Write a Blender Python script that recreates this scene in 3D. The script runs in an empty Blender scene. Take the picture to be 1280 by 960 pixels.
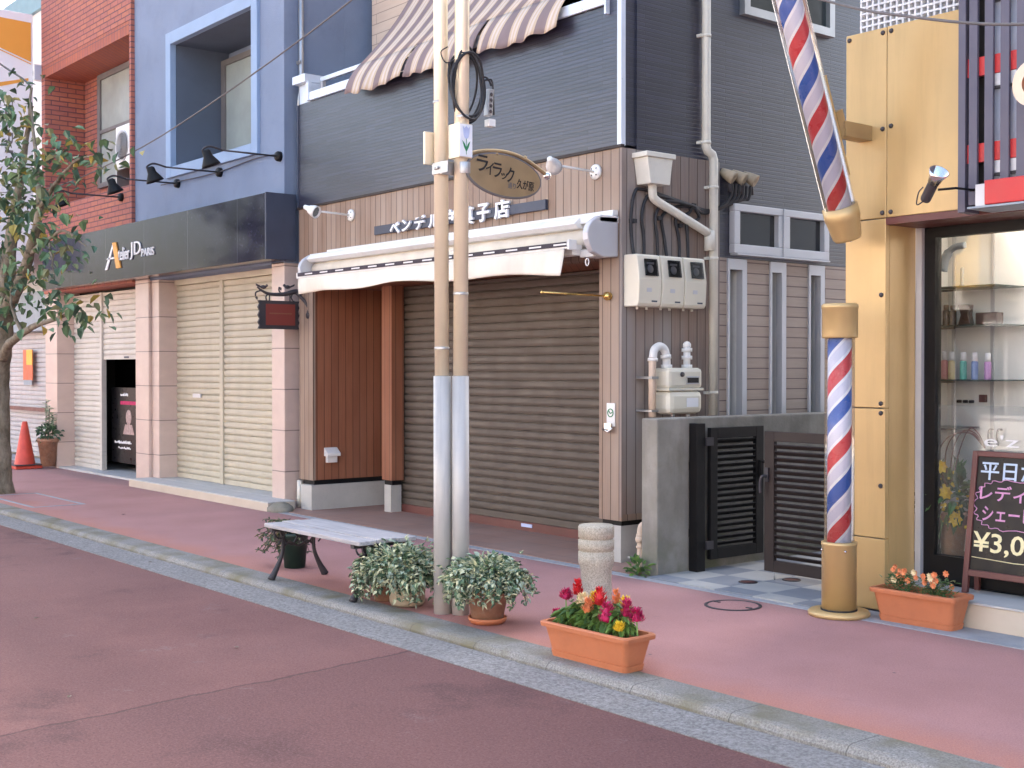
import bpy, math, random
from mathutils import Vector, Matrix
PI = math.pi
R = math.radians
rnd = random.Random(7)
S = bpy.context.scene

# ------------------------------------------------------------------ camera, world, sun, exposure
YAW, PITCH = R(39.0), R(-0.73)
cam_data = bpy.data.cameras.new('camera')
cam_data.sensor_width = 36.0
cam_data.lens = 1580.0 / 1280.0 * 36.0
cam_data.clip_start, cam_data.clip_end = 0.05, 800.0
cam = bpy.data.objects.new('camera', cam_data)
S.collection.objects.link(cam)
fwd = Vector((-math.cos(YAW) * math.cos(PITCH), math.sin(YAW) * math.cos(PITCH), math.sin(PITCH)))
cam.location = (0, 0, 1.5)
cam.rotation_euler = fwd.to_track_quat('-Z', 'Y').to_euler()
S.camera = cam

SUN_EL, SUN_AZ = R(38), R(-38)           # azimuth measured from +Y towards +X
sdir = Vector((math.sin(SUN_AZ) * math.cos(SUN_EL), math.cos(SUN_AZ) * math.cos(SUN_EL), math.sin(SUN_EL)))
world = bpy.data.worlds.new('World')
S.world = world
world.use_nodes = True
wn = world.node_tree.nodes
wl = world.node_tree.links
sky = wn.new('ShaderNodeTexSky')
sky.sky_type = 'NISHITA'
sky.sun_disc = False
sky.sun_elevation = SUN_EL
sky.sun_rotation = SUN_AZ
sky.air_density = 1.0
sky.dust_density = 6.0
sky.ozone_density = 0.3
wl.new(sky.outputs[0], wn['Background'].inputs[0])
wn['Background'].inputs[1].default_value = 0.15
sd = bpy.data.lights.new('sun', 'SUN')
sd.energy = 4.0
sd.angle = R(0.5)
sd.color = (1.0, 0.93, 0.82)
sun = bpy.data.objects.new('sun', sd)
sun.rotation_euler = sdir.to_track_quat('Z', 'Y').to_euler()
sun.location = (0, 0, 20)
S.collection.objects.link(sun)
S.view_settings.view_transform = 'Standard'
S.view_settings.look = 'None'
S.view_settings.gamma = 1.0
S.view_settings.exposure = 2.45
S.cycles.use_denoising = True
S.cycles.max_bounces = 8
S.cycles.transparent_max_bounces = 16
S.cycles.caustics_reflective = False
S.cycles.caustics_refractive = False

# ------------------------------------------------------------------ colour and materials
def L(r, g, b, k=1.0):
    def f(c):
        c /= 255.0
        return (c / 12.92 if c <= 0.04045 else ((c + 0.055) / 1.055) ** 2.4) * k
    return (f(r), f(g), f(b), 1.0)

class NT:
    """a small wrapper for building node materials"""
    def __init__(s, name, rough=0.6, metal=0.0, spec=0.5):
        s.m = bpy.data.materials.new(name)
        s.m.use_nodes = True
        s.n = s.m.node_tree.nodes
        s.l = s.m.node_tree.links
        s.b = s.n['Principled BSDF']
        s.b.inputs['Roughness'].default_value = rough
        s.b.inputs['Metallic'].default_value = metal
        s.b.inputs['Specular IOR Level'].default_value = spec
        s.pos = s.n.new('ShaderNodeNewGeometry').outputs['Position']
        s._sep = None
    def put(s, sock, v):
        if isinstance(v, bpy.types.NodeSocket):
            s.l.new(v, sock)
        else:
            sock.default_value = v
    def math(s, op, a, b=0.0, c=None):
        n = s.n.new('ShaderNodeMath'); n.operation = op
        s.put(n.inputs[0], a); s.put(n.inputs[1], b)
        if c is not None: s.put(n.inputs[2], c)
        return n.outputs[0]
    def sep(s):
        if s._sep is None:
            n = s.n.new('ShaderNodeSeparateXYZ'); s.l.new(s.pos, n.inputs[0]); s._sep = n.outputs
        return s._sep
    def comb(s, x, y, z):
        n = s.n.new('ShaderNodeCombineXYZ')
        s.put(n.inputs[0], x); s.put(n.inputs[1], y); s.put(n.inputs[2], z)
        return n.outputs[0]
    def scale(s, sx, sy, sz, vec=None):
        n = s.n.new('ShaderNodeVectorMath'); n.operation = 'MULTIPLY'
        s.put(n.inputs[0], vec or s.pos); n.inputs[1].default_value = (sx, sy, sz)
        return n.outputs[0]
    def noise(s, sc, vec=None, detail=4.0, rough=0.55):
        n = s.n.new('ShaderNodeTexNoise')
        n.inputs['Scale'].default_value = sc; n.inputs['Detail'].default_value = detail
        n.inputs['Roughness'].default_value = rough
        s.put(n.inputs['Vector'], vec or s.pos)
        return n.outputs['Fac']
    def vor(s, sc, vec=None, out='Distance'):
        n = s.n.new('ShaderNodeTexVoronoi'); n.inputs['Scale'].default_value = sc
        s.put(n.inputs['Vector'], vec or s.pos)
        return n.outputs[out]
    def white(s, w):
        n = s.n.new('ShaderNodeTexWhiteNoise'); n.noise_dimensions = '1D'
        s.put(n.inputs['W'], w)
        return n.outputs['Value']
    def rng(s, v, a, b, c=0.0, d=1.0):
        n = s.n.new('ShaderNodeMapRange'); n.clamp = True
        s.put(n.inputs['Value'], v)
        for i, q in zip(('From Min', 'From Max', 'To Min', 'To Max'), (a, b, c, d)): n.inputs[i].default_value = q
        return n.outputs[0]
    def mix(s, f, a, b, mode='MIX'):
        n = s.n.new('ShaderNodeMix'); n.data_type = 'RGBA'; n.blend_type = mode
        s.put(n.inputs[0], f); s.put(n.inputs[6], a); s.put(n.inputs[7], b)
        return n.outputs[2]
    def bump(s, h, strength=0.3, dist=0.01):
        n = s.n.new('ShaderNodeBump'); n.inputs['Strength'].default_value = strength
        n.inputs['Distance'].default_value = dist
        s.put(n.inputs['Height'], h); s.l.new(n.outputs[0], s.b.inputs['Normal'])
    def col(s, c): s.put(s.b.inputs['Base Color'], c)
    def rgh(s, c): s.put(s.b.inputs['Roughness'], c)

def dk(c, k): return (c[0] * k, c[1] * k, c[2] * k, 1.0)

def paint(name, c, rough=0.5, metal=0.0, var=0.12, sc=3.0, bump=0.08, bsc=60.0, spec=0.5, dirt=0.0, dirtc=None):
    t = NT(name, rough, metal, spec)
    f = t.rng(t.noise(sc, detail=6), 0.3, 0.7)
    c1 = t.mix(f, dk(c, 1 - var), dk(c, 1 + var))
    if dirt:
        d = t.rng(t.noise(sc * 2.3, detail=8, rough=0.7), 0.5, 0.72, 0, dirt)
        c1 = t.mix(d, c1, dirtc or dk(c, 0.5))
    t.col(c1)
    t.rgh(t.rng(t.noise(sc * 4), 0.3, 0.7, max(rough - 0.08, 0.02), min(rough + 0.1, 1)))
    if bump: t.bump(t.noise(bsc, detail=5), bump, 0.005)
    return t.m

def streaky(name, c, rough=0.5, k=0.75, f=0.5, metal=0.0):
    """paint with vertical rain streaks"""
    t = NT(name, rough, metal)
    v = t.noise(1.0, t.scale(9, 9, 0.7), 6, 0.65)
    base = t.mix(t.rng(t.noise(2.2, detail=6), 0.3, 0.7), dk(c, 0.93), dk(c, 1.06))
    t.col(t.mix(t.rng(v, 0.5, 0.75, 0, f), base, dk(c, k)))
    t.bump(t.noise(90), 0.06, 0.004)
    return t.m

def planks(name, ca, cb, w=0.092, weather=None, wf=0.5, rough=0.65):
    t = NT(name, rough, 0, 0.3)
    x, y, z = t.sep()
    c = t.math('DIVIDE', t.math('ADD', x, y), w)
    i = t.math('FLOOR', c)
    fr = t.math('FRACT', c)
    g = t.noise(1.0, t.scale(70, 70, 2.2), 5, 0.6)
    base = t.mix(t.white(i), ca, cb)
    base = t.mix(t.rng(g, 0.3, 0.7, 0, 0.55), base, dk(ca, 0.55))
    if weather:
        wv = t.math('ADD', t.noise(1.1, t.scale(2.5, 2.5, 0.6)), t.math('MULTIPLY', t.white(t.math('ADD', i, 0.37)), 0.25))
        base = t.mix(t.rng(wv, 0.45, 0.85, 0, wf), base, weather)
    edge = t.math('MINIMUM', fr, t.math('SUBTRACT', 1.0, fr))
    gr = t.rng(edge, 0.012, 0.05)
    base = t.mix(gr, dk(ca, 0.18), base)
    t.col(base)
    t.bump(t.math('ADD', gr, t.math('MULTIPLY', g, 0.15)), 0.5, 0.006)
    return t.m

def courses(name, ca, cb, w, h, mortar, msize=0.03, rough=0.7, bump=0.6, dist=0.008, grain=(6, 6, 60), spec=0.4, off=0.5, streak=0.35):
    """brick and siding courses laid along the walls (x+y, z)"""
    t = NT(name, rough, 0, spec)
    x, y, z = t.sep()
    v = t.comb(t.math('ADD', x, y), z, 0.0)
    b = t.n.new('ShaderNodeTexBrick')
    b.offset = off
    t.l.new(v, b.inputs['Vector'])
    b.inputs['Color1'].default_value = ca; b.inputs['Color2'].default_value = cb; b.inputs['Mortar'].default_value = mortar
    b.inputs['Scale'].default_value = 1.0
    b.inputs['Mortar Size'].default_value = msize
    b.inputs['Mortar Smooth'].default_value = 0.3
    b.inputs['Brick Width'].default_value = w; b.inputs['Row Height'].default_value = h
    g = t.noise(1.0, t.scale(*grain), 5, 0.65)
    c = t.mix(t.rng(g, 0.35, 0.7, 0, streak), b.outputs['Color'], dk(ca, 0.6))
    c = t.mix(t.rng(t.noise(0.9, detail=5), 0.35, 0.75, 0, 0.25), c, dk(cb, 1.25))
    t.col(c)
    t.bump(t.math('ADD', t.math('MULTIPLY', b.outputs['Fac'], -1.0), t.math('MULTIPLY', g, 0.35)), bump, dist)
    return t.m

def glass(name, tint=(0.9, 0.95, 0.95, 1), gloss=1.0, haze=0.0, hazec=(0.7, 0.72, 0.74, 1)):
    t = NT(name)
    t.n.remove(t.b)
    out = t.n['Material Output']
    tr = t.n.new('ShaderNodeBsdfTransparent'); tr.inputs[0].default_value = tint
    gl = t.n.new('ShaderNodeBsdfGlossy'); gl.inputs['Roughness'].default_value = 0.02
    fr = t.n.new('ShaderNodeFresnel'); fr.inputs[0].default_value = 1.5
    f = t.math('MULTIPLY', fr.outputs[0], gloss)
    base = tr.outputs[0]
    if haze:
        di = t.n.new('ShaderNodeBsdfDiffuse'); di.inputs[0].default_value = hazec
        m0 = t.n.new('ShaderNodeMixShader'); m0.inputs[0].default_value = haze
        t.l.new(base, m0.inputs[1]); t.l.new(di.outputs[0], m0.inputs[2]); base = m0.outputs[0]
    m = t.n.new('ShaderNodeMixShader')
    t.l.new(f, m.inputs[0]); t.l.new(base, m.inputs[1]); t.l.new(gl.outputs[0], m.inputs[2])
    t.l.new(m.outputs[0], out.inputs[0])
    return t.m

def leafmat(name, c, var=0.35, rough=0.5):
    t = NT(name, rough, 0, 0.4)
    f = t.rng(t.noise(9, detail=3), 0.3, 0.7)
    t.col(t.mix(f, dk(c, 1 - var), dk(c, 1 + var)))
    t.b.inputs['Subsurface Weight'].default_value = 0.0
    return t.m

MT = {}
MT['white'] = paint('white_enamel', (0.78, 0.77, 0.74, 1), 0.4, var=0.05, dirt=0.25)
MT['offwhite'] = paint('ivory_plastic', (0.70, 0.66, 0.54, 1), 0.45, var=0.05, bump=0.03)
MT['pvc'] = paint('pale_pvc_pipe', (0.72, 0.69, 0.60, 1), 0.4, var=0.06, bump=0.02, dirt=0.2)
MT['pinkpipe'] = paint('beige_coated_pipe', (0.66, 0.52, 0.40, 1), 0.5, var=0.06, bump=0.02)
MT['black'] = paint('black_metal', (0.008, 0.0075, 0.008, 1), 0.5, var=0.2, spec=0.25)
MT['iron'] = paint('dark_cast_iron', (0.045, 0.040, 0.045, 1), 0.55, var=0.3, bump=0.15)
MT['brown_alu'] = paint('dark_brown_aluminium', (0.030, 0.021, 0.019, 1), 0.5, var=0.15, spec=0.3)
MT['cable'] = paint('black_cable_rubber', (0.020, 0.020, 0.024, 1), 0.6)
MT['greycable'] = paint('grey_cable', (0.13, 0.12, 0.12, 1), 0.7)
MT['steel'] = paint('galvanised_steel', (0.45, 0.45, 0.45, 1), 0.4, 0.8, var=0.12)
MT['chrome'] = paint('polished_steel', (0.75, 0.75, 0.75, 1), 0.15, 1.0, var=0.05, bump=0)
MT['brass'] = paint('brass', (0.75, 0.52, 0.18, 1), 0.22, 1.0, var=0.08, bump=0.02)
MT['alu'] = paint('silver_aluminium', (0.56, 0.56, 0.58, 1), 0.4, 0.25, var=0.05, bump=0.02)
MT['alublue'] = paint('aluminium_coping', (0.66, 0.72, 0.80, 1), 0.35, 0.2, var=0.04, bump=0.02)
MT['gold'] = paint('gold_lacquer', (0.58, 0.405, 0.185, 1), 0.36, 0.3, var=0.06, bump=0.03)
MT['goldplate'] = paint('brushed_bronze_plate', (0.40, 0.30, 0.17, 1), 0.38, 0.6, var=0.12, sc=6)
MT['panel'] = streaky('cream_gold_panel', (0.58, 0.39, 0.17, 1), 0.28, 0.78, 0.6, 0.15)
MT['polecream'] = streaky('cream_pole_paint', (0.86, 0.75, 0.56, 1), 0.32, 0.70, 0.7, 0.3)
MT['red'] = paint('red_paint', (0.55, 0.03, 0.03, 1), 0.4, var=0.1)
MT['barber_red'] = paint('barber_red', (0.62, 0.035, 0.04, 1), 0.3, var=0.03, bump=0)
MT['barber_blue'] = paint('barber_blue', (0.02, 0.10, 0.42, 1), 0.3, var=0.03, bump=0)
MT['barber_pale'] = paint('barber_pale', (0.68, 0.67, 0.76, 1), 0.35, var=0.03, bump=0)
MT['barber_white'] = paint('barber_white', (0.86, 0.86, 0.87, 1), 0.3, var=0.02, bump=0)
MT['conered'] = paint('cone_red', (0.62, 0.075, 0.045, 1), 0.45, var=0.12, sc=8)
MT['terra'] = paint('terracotta_plastic', (0.50, 0.17, 0.075, 1), 0.55, var=0.07, sc=8, dirt=0.15)
MT['terraclay'] = paint('weathered_terracotta', (0.36, 0.19, 0.12, 1), 0.75, var=0.25, sc=14, dirt=0.5, dirtc=(0.42, 0.36, 0.30, 1))
MT['potbeige'] = paint('beige_planter', (0.44, 0.36, 0.25, 1), 0.7, var=0.15, sc=12, dirt=0.3)
MT['potgreen'] = paint('dark_green_pot', (0.012, 0.035, 0.028, 1), 0.45, var=0.2)
MT['soil'] = paint('soil', (0.035, 0.024, 0.018, 1), 0.95, var=0.5, sc=60, bump=0.6)
MT['navy'] = paint('navy_blue_plate', (0.045, 0.055, 0.085, 1), 0.5, var=0.15, dirt=0.3)
MT['slate_slat'] = paint('purple_grey_slat', (0.105, 0.098, 0.135, 1), 0.5, var=0.06)
MT['frosted'] = paint('frosted_panel', (0.45, 0.50, 0.60, 1), 0.5, var=0.06)
MT['cream_letter'] = paint('cream_letter', (0.78, 0.62, 0.46, 1), 0.45, var=0.04)
MT['letter_side'] = paint('orange_brown_letter_edge', (0.48, 0.20, 0.10, 1), 0.5)
MT['ink'] = paint('black_ink', (0.012, 0.011, 0.012, 1), 0.6, bump=0)
MT['ltwhite'] = paint('white_lettering', (0.82, 0.82, 0.83, 1), 0.5, var=0.02, bump=0)
MT['chalkblue'] = paint('pale_blue_marker', (0.52, 0.62, 0.75, 1), 0.8, var=0.1, sc=40)
MT['chalkpink'] = paint('pink_marker', (0.62, 0.30, 0.50, 1), 0.8, var=0.1, sc=40)
MT['chalkyellow'] = paint('pale_yellow_marker', (0.80, 0.72, 0.42, 1), 0.8, var=0.1, sc=40)
MT['board'] = paint('blackboard', (0.010, 0.009, 0.010, 1), 0.32, var=0.3, bump=0, spec=0.25)
MT['boardframe'] = paint('red_brown_board_frame', (0.13, 0.042, 0.035, 1), 0.45, var=0.15)
MT['orange'] = paint('orange_print', (0.78, 0.36, 0.06, 1), 0.5, var=0.03)
MT['bannerwhite'] = paint('white_banner', (0.80, 0.82, 0.86, 1), 0.5, var=0.03)
MT['greyprint'] = paint('grey_print', (0.16, 0.15, 0.15, 1), 0.6)
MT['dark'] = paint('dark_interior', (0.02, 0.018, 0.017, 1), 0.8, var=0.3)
MT['curtain'] = paint('pale_green_curtain', (0.52, 0.58, 0.52, 1), 0.8, var=0.1, bump=0.1)
MT['intwhite'] = paint('white_interior_wall', (0.88, 0.87, 0.84, 1), 0.7, var=0.02, bump=0.02)
MT['lampwhite'] = paint('white_lamp_metal', (0.80, 0.79, 0.75, 1), 0.3, var=0.03, bump=0)
MT['lens'] = paint('lamp_lens', (0.25, 0.30, 0.33, 1), 0.05, 0.6, var=0.1, bump=0)
MT['glass'] = glass('window_glass', (0.98, 0.985, 0.985, 1), 0.7)
MT['clearplastic'] = glass('clear_pole_cover', (0.97, 0.97, 0.98, 1), 0.55, 0.03, (0.75, 0.76, 0.8, 1))
MT['frost'] = glass('frosted_band', (0.93, 0.94, 0.94, 1), 0.3, 0.07, (0.70, 0.70, 0.69, 1))
MT['meterglass'] = glass('meter_window', (0.6, 0.6, 0.62, 1), 1.0)
MT['shelfglass'] = glass('shelf_glass', (0.35, 0.5, 0.48, 1), 0.6, 0.35, (0.10, 0.14, 0.14, 1))

def tinted_mirror(name, c, rough):
    return paint(name, c, rough, var=0.1, bump=0)
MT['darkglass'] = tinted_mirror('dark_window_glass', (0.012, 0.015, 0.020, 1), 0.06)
MT['slotglass'] = tinted_mirror('slot_window_glass', (0.022, 0.028, 0.026, 1), 0.10)
MT['curtainglass'] = tinted_mirror('curtained_glass', (0.34, 0.38, 0.36, 1), 0.1)

# walls
MT['siding'] = courses('dark_siding', (0.0145, 0.015, 0.028, 1), (0.033, 0.034, 0.064, 1), 0.46, 0.032, (0.008, 0.008, 0.014, 1), 0.004, 0.30, 0.5, 0.005, (3, 3, 70), 1.0, 0.37)
MT['lap'] = courses('pinkish_lap_siding', (0.45, 0.35, 0.285, 1), (0.50, 0.405, 0.335, 1), 3.2, 0.088, (0.14, 0.10, 0.10, 1), 0.005, 0.7, 0.6, 0.008, (3, 3, 40), 0.3, 0.3, 0.3)
MT['lapcream'] = courses('cream_lap_siding', (0.62, 0.50, 0.40, 1), (0.66, 0.54, 0.44, 1), 3.2, 0.11, (0.34, 0.26, 0.22, 1), 0.005, 0.7, 0.6, 0.008, (3, 3, 40), 0.3, 0.3, 0.2)
MT['brick'] = courses('red_brick', (0.46, 0.165, 0.105, 1), (0.38, 0.135, 0.115, 1), 0.25, 0.072, (0.10, 0.065, 0.085, 1), 0.0085, 0.75, 0.8, 0.01, (14, 14, 18), 0.3, 0.5, 0.45)
MT['soldier'] = courses('red_brick_soldier_course', (0.42, 0.13, 0.075, 1), (0.34, 0.11, 0.085, 1), 0.098, 0.6, (0.14, 0.09, 0.10, 1), 0.007, 0.75, 0.6, 0.01, (14, 14, 18), 0.3, 0.0, 0.4)
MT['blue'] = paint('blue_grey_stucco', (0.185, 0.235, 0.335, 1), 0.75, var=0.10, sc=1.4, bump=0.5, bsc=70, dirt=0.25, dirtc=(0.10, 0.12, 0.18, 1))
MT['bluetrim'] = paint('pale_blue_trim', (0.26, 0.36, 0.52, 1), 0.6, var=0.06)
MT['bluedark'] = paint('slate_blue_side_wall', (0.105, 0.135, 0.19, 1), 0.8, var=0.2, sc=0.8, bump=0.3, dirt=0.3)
MT['woodfront'] = planks('weathered_wood_front', (0.275, 0.175, 0.120, 1), (0.35, 0.245, 0.18, 1), 0.092, (0.40, 0.315, 0.25, 1), 0.75)
MT['woodside'] = planks('grey_weathered_wood', (0.28, 0.175, 0.125, 1), (0.31, 0.245, 0.21, 1), 0.098, (0.31, 0.28, 0.26, 1), 0.9)
MT['woodred'] = planks('red_brown_wood', (0.34, 0.132, 0.070, 1), (0.25, 0.094, 0.052, 1), 0.088, (0.40, 0.19, 0.115, 1), 0.55, 0.5)

def concrete(name, c, rough=0.85, var=0.2, stain=0.4, green=0.0):
    t = NT(name, rough, 0, 0.3)
    f = t.rng(t.noise(2.5, detail=8, rough=0.6), 0.3, 0.7)
    b = t.mix(f, dk(c, 1 - var), dk(c, 1 + var))
    b = t.mix(t.rng(t.noise(1.0, t.scale(7, 7, 1.2), 7, 0.65), 0.5, 0.75, 0, stain), b, dk(c, 0.5))
    if green:
        z = t.sep()[2]
        low = t.math('MULTIPLY', t.rng(t.noise(4, detail=8), 0.42, 0.62), t.rng(z, 0.0, 0.45, 1, 0.15))
        b = t.mix(t.math('MULTIPLY', low, green), b, (c[0] * 0.55, c[1] * 0.60, c[2] * 0.42, 1))
    b = t.mix(t.rng(t.noise(1.7, detail=10, rough=0.7), 0.54, 0.70, 0, stain * 0.7), b, (c[0] * 0.62, c[1] * 0.56, c[2] * 0.45, 1))
    b = t.mix(t.rng(t.vor(38), 0.05, 0.12, 0.5, 0), b, dk(c, 0.45))
    t.col(b)
    t.bump(t.math('ADD', t.noise(45, detail=6), t.math('MULTIPLY', t.noise(220), 0.4)), 0.4, 0.008)
    return t.m
MT['conc'] = concrete('rough_concrete_wall', (0.285, 0.265, 0.23, 1), var=0.28, stain=0.6, green=0.9)
MT['plinth'] = concrete('pale_concrete_plinth', (0.50, 0.48, 0.44, 1), var=0.1, stain=0.15)
MT['postbase'] = streaky('grey_white_sleeve_paint', (0.50, 0.49, 0.47, 1), 0.42, 0.62, 0.9, 0.1)

def marble(name, ca, cb, tile=0.44):
    t = NT(name, 0.35, 0, 0.5)
    x, y, z = t.sep()
    f = t.rng(t.noise(3.2, t.scale(1, 1, 1.6), 8, 0.6), 0.3, 0.7)
    c = t.mix(f, ca, cb)
    fr = t.math('FRACT', t.math('DIVIDE', t.math('ADD', z, 0.05), tile))
    j = t.rng(t.math('MINIMUM', fr, t.math('SUBTRACT', 1.0, fr)), 0.008, 0.016)
    t.col(t.mix(j, dk(ca, 0.4), c))
    t.bump(j, 0.3, 0.004)
    return t.m
MT['pinkstone'] = marble('pink_stone_tile', (0.56, 0.43, 0.37, 1), (0.64, 0.50, 0.43, 1))

def blackstone():
    t = NT('polished_black_stone', 0.12, 0, 0.22)
    f = t.rng(t.noise(2.0, detail=10, rough=0.7), 0.35, 0.7)
    c = t.mix(f, (0.007, 0.007, 0.018, 1), (0.022, 0.021, 0.046, 1))
    v = t.rng(t.noise(30, detail=4), 0.62, 0.75, 0, 0.5)
    c = t.mix(v, c, (0.08, 0.08, 0.10, 1))
    x, y, z = t.sep()
    fr = t.math('FRACT', t.math('DIVIDE', x, 1.26))
    t.col(t.mix(t.rng(fr, 0.003, 0.006), (0.10, 0.10, 0.11, 1), c))
    return t.m
MT['blackstone'] = blackstone()

def shutter_mat(name, c, rough=0.45):
    t = NT(name, rough, 0.0, 0.4)
    x, y, z = t.sep()
    v = t.noise(1.0, t.scale(5, 5, 0.8), 6, 0.6)
    b = t.mix(t.rng(v, 0.42, 0.75, 0, 0.6), c, dk(c, 0.76))
    slat = t.white(t.math('FLOOR', t.math('DIVIDE', z, 0.077)))
    b = t.mix(t.math('MULTIPLY', slat, 0.22), b, dk(c, 0.72))
    scuff = t.math('MULTIPLY', t.rng(t.noise(1.0, t.scale(2.2, 2.2, 26), 8, 0.7), 0.55, 0.7), t.rng(z, 0.1, 1.5, 0.75, 0.12))
    b = t.mix(scuff, b, dk(c, 0.6))
    b = t.mix(t.rng(t.noise(6, t.scale(1, 1, 3), 8, 0.7), 0.62, 0.76, 0, 0.45), b, (c[0] * 0.75, c[1] * 0.58, c[2] * 0.42, 1))
    t.col(b)
    t.rgh(t.rng(t.noise(7, detail=6), 0.3, 0.7, rough - 0.12, rough + 0.2))
    t.bump(t.noise(1.6, detail=3), 0.25, 0.02)
    return t.m
MT['shutcream'] = shutter_mat('cream_shutter_paint', (0.55, 0.495, 0.38, 1))
MT['shutpale'] = shutter_mat('pale_shutter_paint', (0.62, 0.58, 0.52, 1))
MT['shutbrown'] = shutter_mat('taupe_shutter_paint', (0.108, 0.086, 0.068, 1))
MT['shutgrey'] = shutter_mat('grey_shutter_paint', (0.52, 0.50, 0.50, 1))

def cloth(name, c):
    t = NT(name, 0.85, 0, 0.2)
    f = t.rng(t.noise(5, t.scale(1, 1, 0.5), 6), 0.35, 0.7)
    t.col(t.mix(f, dk(c, 0.9), dk(c, 1.05)))
    x, y, z = t.sep()
    t.bump(t.noise(1.0, t.scale(500, 500, 500)), 0.1, 0.002)
    return t.m
MT['cloth'] = cloth('cream_canvas', (0.78, 0.71, 0.60, 1))
MT['stripe_tan'] = cloth('tan_awning_stripe', (0.56, 0.43, 0.31, 1))
MT['stripe_light'] = cloth('pale_awning_stripe', (0.62, 0.53, 0.46, 1))
MT['stripe_dark'] = cloth('mauve_awning_stripe', (0.25, 0.19, 0.19, 1))
MT['lace_dark'] = cloth('dark_lacing', (0.07, 0.06, 0.07, 1))

def asphalt():
    t = NT('red_asphalt_road', 0.9, 0, 0.3)
    x, y, z = t.sep()
    fine = t.noise(75, detail=5, rough=0.8)
    mid = t.noise(1.1, detail=9, rough=0.68)
    big = t.noise(0.33, detail=5)
    c = t.mix(t.rng(mid, 0.3, 0.7), (0.150, 0.067, 0.062, 1), (0.215, 0.102, 0.092, 1))
    c = t.mix(t.rng(big, 0.38, 0.65, 0, 0.6), c, (0.235, 0.120, 0.110, 1))
    # the strip laid later beyond the cross joint is darker
    joint = t.math('ADD', t.math('ADD', x, 5.62), t.math('MULTIPLY', t.math('SUBTRACT', t.noise(2.6, detail=8, rough=0.7), 0.5), 0.16))
    joint = t.math('SUBTRACT', joint, t.math('MULTIPLY', t.math('SUBTRACT', y, 3.0), -0.10))
    c = t.mix(t.rng(joint, -0.03, 0.03, 0, 0.55), c, (0.118, 0.055, 0.056, 1))
    c = t.mix(t.rng(t.math('ABSOLUTE', t.math('SUBTRACT', t.math('ADD', y, t.math('MULTIPLY', t.noise(0.8), 0.3)), 2.55)), 0.10, 0.42, 0.30, 0), c, (0.095, 0.045, 0.048, 1))
    patch = t.rng(t.noise(2.6, detail=9, rough=0.78), 0.60, 0.69, 0, 0.6)
    c = t.mix(patch, c, (0.22, 0.165, 0.17, 1))
    stain = t.rng(t.noise(0.9, detail=10, rough=0.72), 0.55, 0.64, 0, 0.6)
    c = t.mix(stain, c, (0.075, 0.038, 0.040, 1))
    c = t.mix(t.rng(fine, 0.46, 0.68, 0, 0.45), c, (0.29, 0.175, 0.17, 1))
    c = t.mix(t.rng(t.noise(110, detail=3, rough=0.8), 0.50, 0.66, 0, 0.5), c, (0.060, 0.029, 0.031, 1))
    cw = t.math('ADD', 0.004, t.math('MULTIPLY', t.noise(6, detail=6), 0.012))
    crack = t.rng(t.math('DIVIDE', t.math('ABSOLUTE', joint), cw), 0.6, 1.6, 0.35, 1)
    c = t.mix(crack, (0.060, 0.038, 0.038, 1), c)
    t.col(c)
    t.bump(t.math('ADD', fine, crack), 0.8, 0.008)
    return t.m
MT['asphalt'] = asphalt()

def pavement():
    t = NT('salmon_red_pavement', 0.85, 0, 0.3)
    x, y, z = t.sep()
    fine = t.noise(110, detail=4, rough=0.8)
    mid = t.noise(1.1, detail=8, rough=0.6)
    c = t.mix(t.rng(mid, 0.3, 0.7), (0.40, 0.205, 0.185, 1), (0.50, 0.265, 0.245, 1))
    edge = t.math('ADD', y, t.math('MULTIPLY', t.math('SUBTRACT', t.noise(1.3, detail=8, rough=0.65), 0.5), 0.9))
    c = t.mix(t.rng(edge, 4.42, 4.75, 0.6, 0), c, (0.50, 0.20, 0.125, 1))
    c = t.mix(t.rng(t.noise(0.7, detail=10, rough=0.7), 0.52, 0.68, 0, 0.4), c, (0.34, 0.19, 0.19, 1))
    c = t.mix(t.rng(fine, 0.42, 0.70, 0, 0.55), c, (0.24, 0.11, 0.11, 1))
    c = t.mix(t.rng(t.noise(230, detail=2), 0.58, 0.70, 0, 0.5), c, (0.62, 0.42, 0.40, 1))
    c = t.mix(t.rng(t.noise(5.0, detail=9, rough=0.75), 0.60, 0.72, 0, 0.4), c, (0.25, 0.15, 0.155, 1))
    gum = t.rng(t.vor(2.3), 0.018, 0.030)
    c = t.mix(gum, (0.17, 0.12, 0.12, 1), c)
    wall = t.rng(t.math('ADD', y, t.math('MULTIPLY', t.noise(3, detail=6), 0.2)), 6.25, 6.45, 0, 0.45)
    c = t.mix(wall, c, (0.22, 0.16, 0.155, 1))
    t.col(c)
    t.bump(fine, 0.5, 0.005)
    return t.m
MT['pavement'] = pavement()

def aggregate(name, c, moss=0.0, sc=120):
    t = NT(name, 0.9, 0, 0.3)
    x, y, z = t.sep()
    f = t.rng(t.noise(sc, detail=4, rough=0.75), 0.35, 0.68)
    b = t.mix(f, dk(c, 0.5), dk(c, 1.5))
    b = t.mix(t.rng(t.noise(2.0, detail=7), 0.35, 0.7, 0, 0.45), b, dk(c, 0.7))
    if moss:
        b = t.mix(t.math('MULTIPLY', t.rng(t.noise(3, detail=8), 0.45, 0.65), moss), b, (c[0] * 0.62, c[1] * 0.58, c[2] * 0.40, 1))
    jf = t.math('FRACT', t.math('DIVIDE', x, 0.61))
    if moss: b = t.mix(t.rng(jf, 0.004, 0.012), dk(c, 0.35), b)
    t.col(b)
    t.bump(t.noise(sc, detail=4, rough=0.75), 0.5, 0.005)
    return t.m
MT['kerb'] = aggregate('kerb_stone', (0.27, 0.26, 0.24, 1), 0.95)
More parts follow.
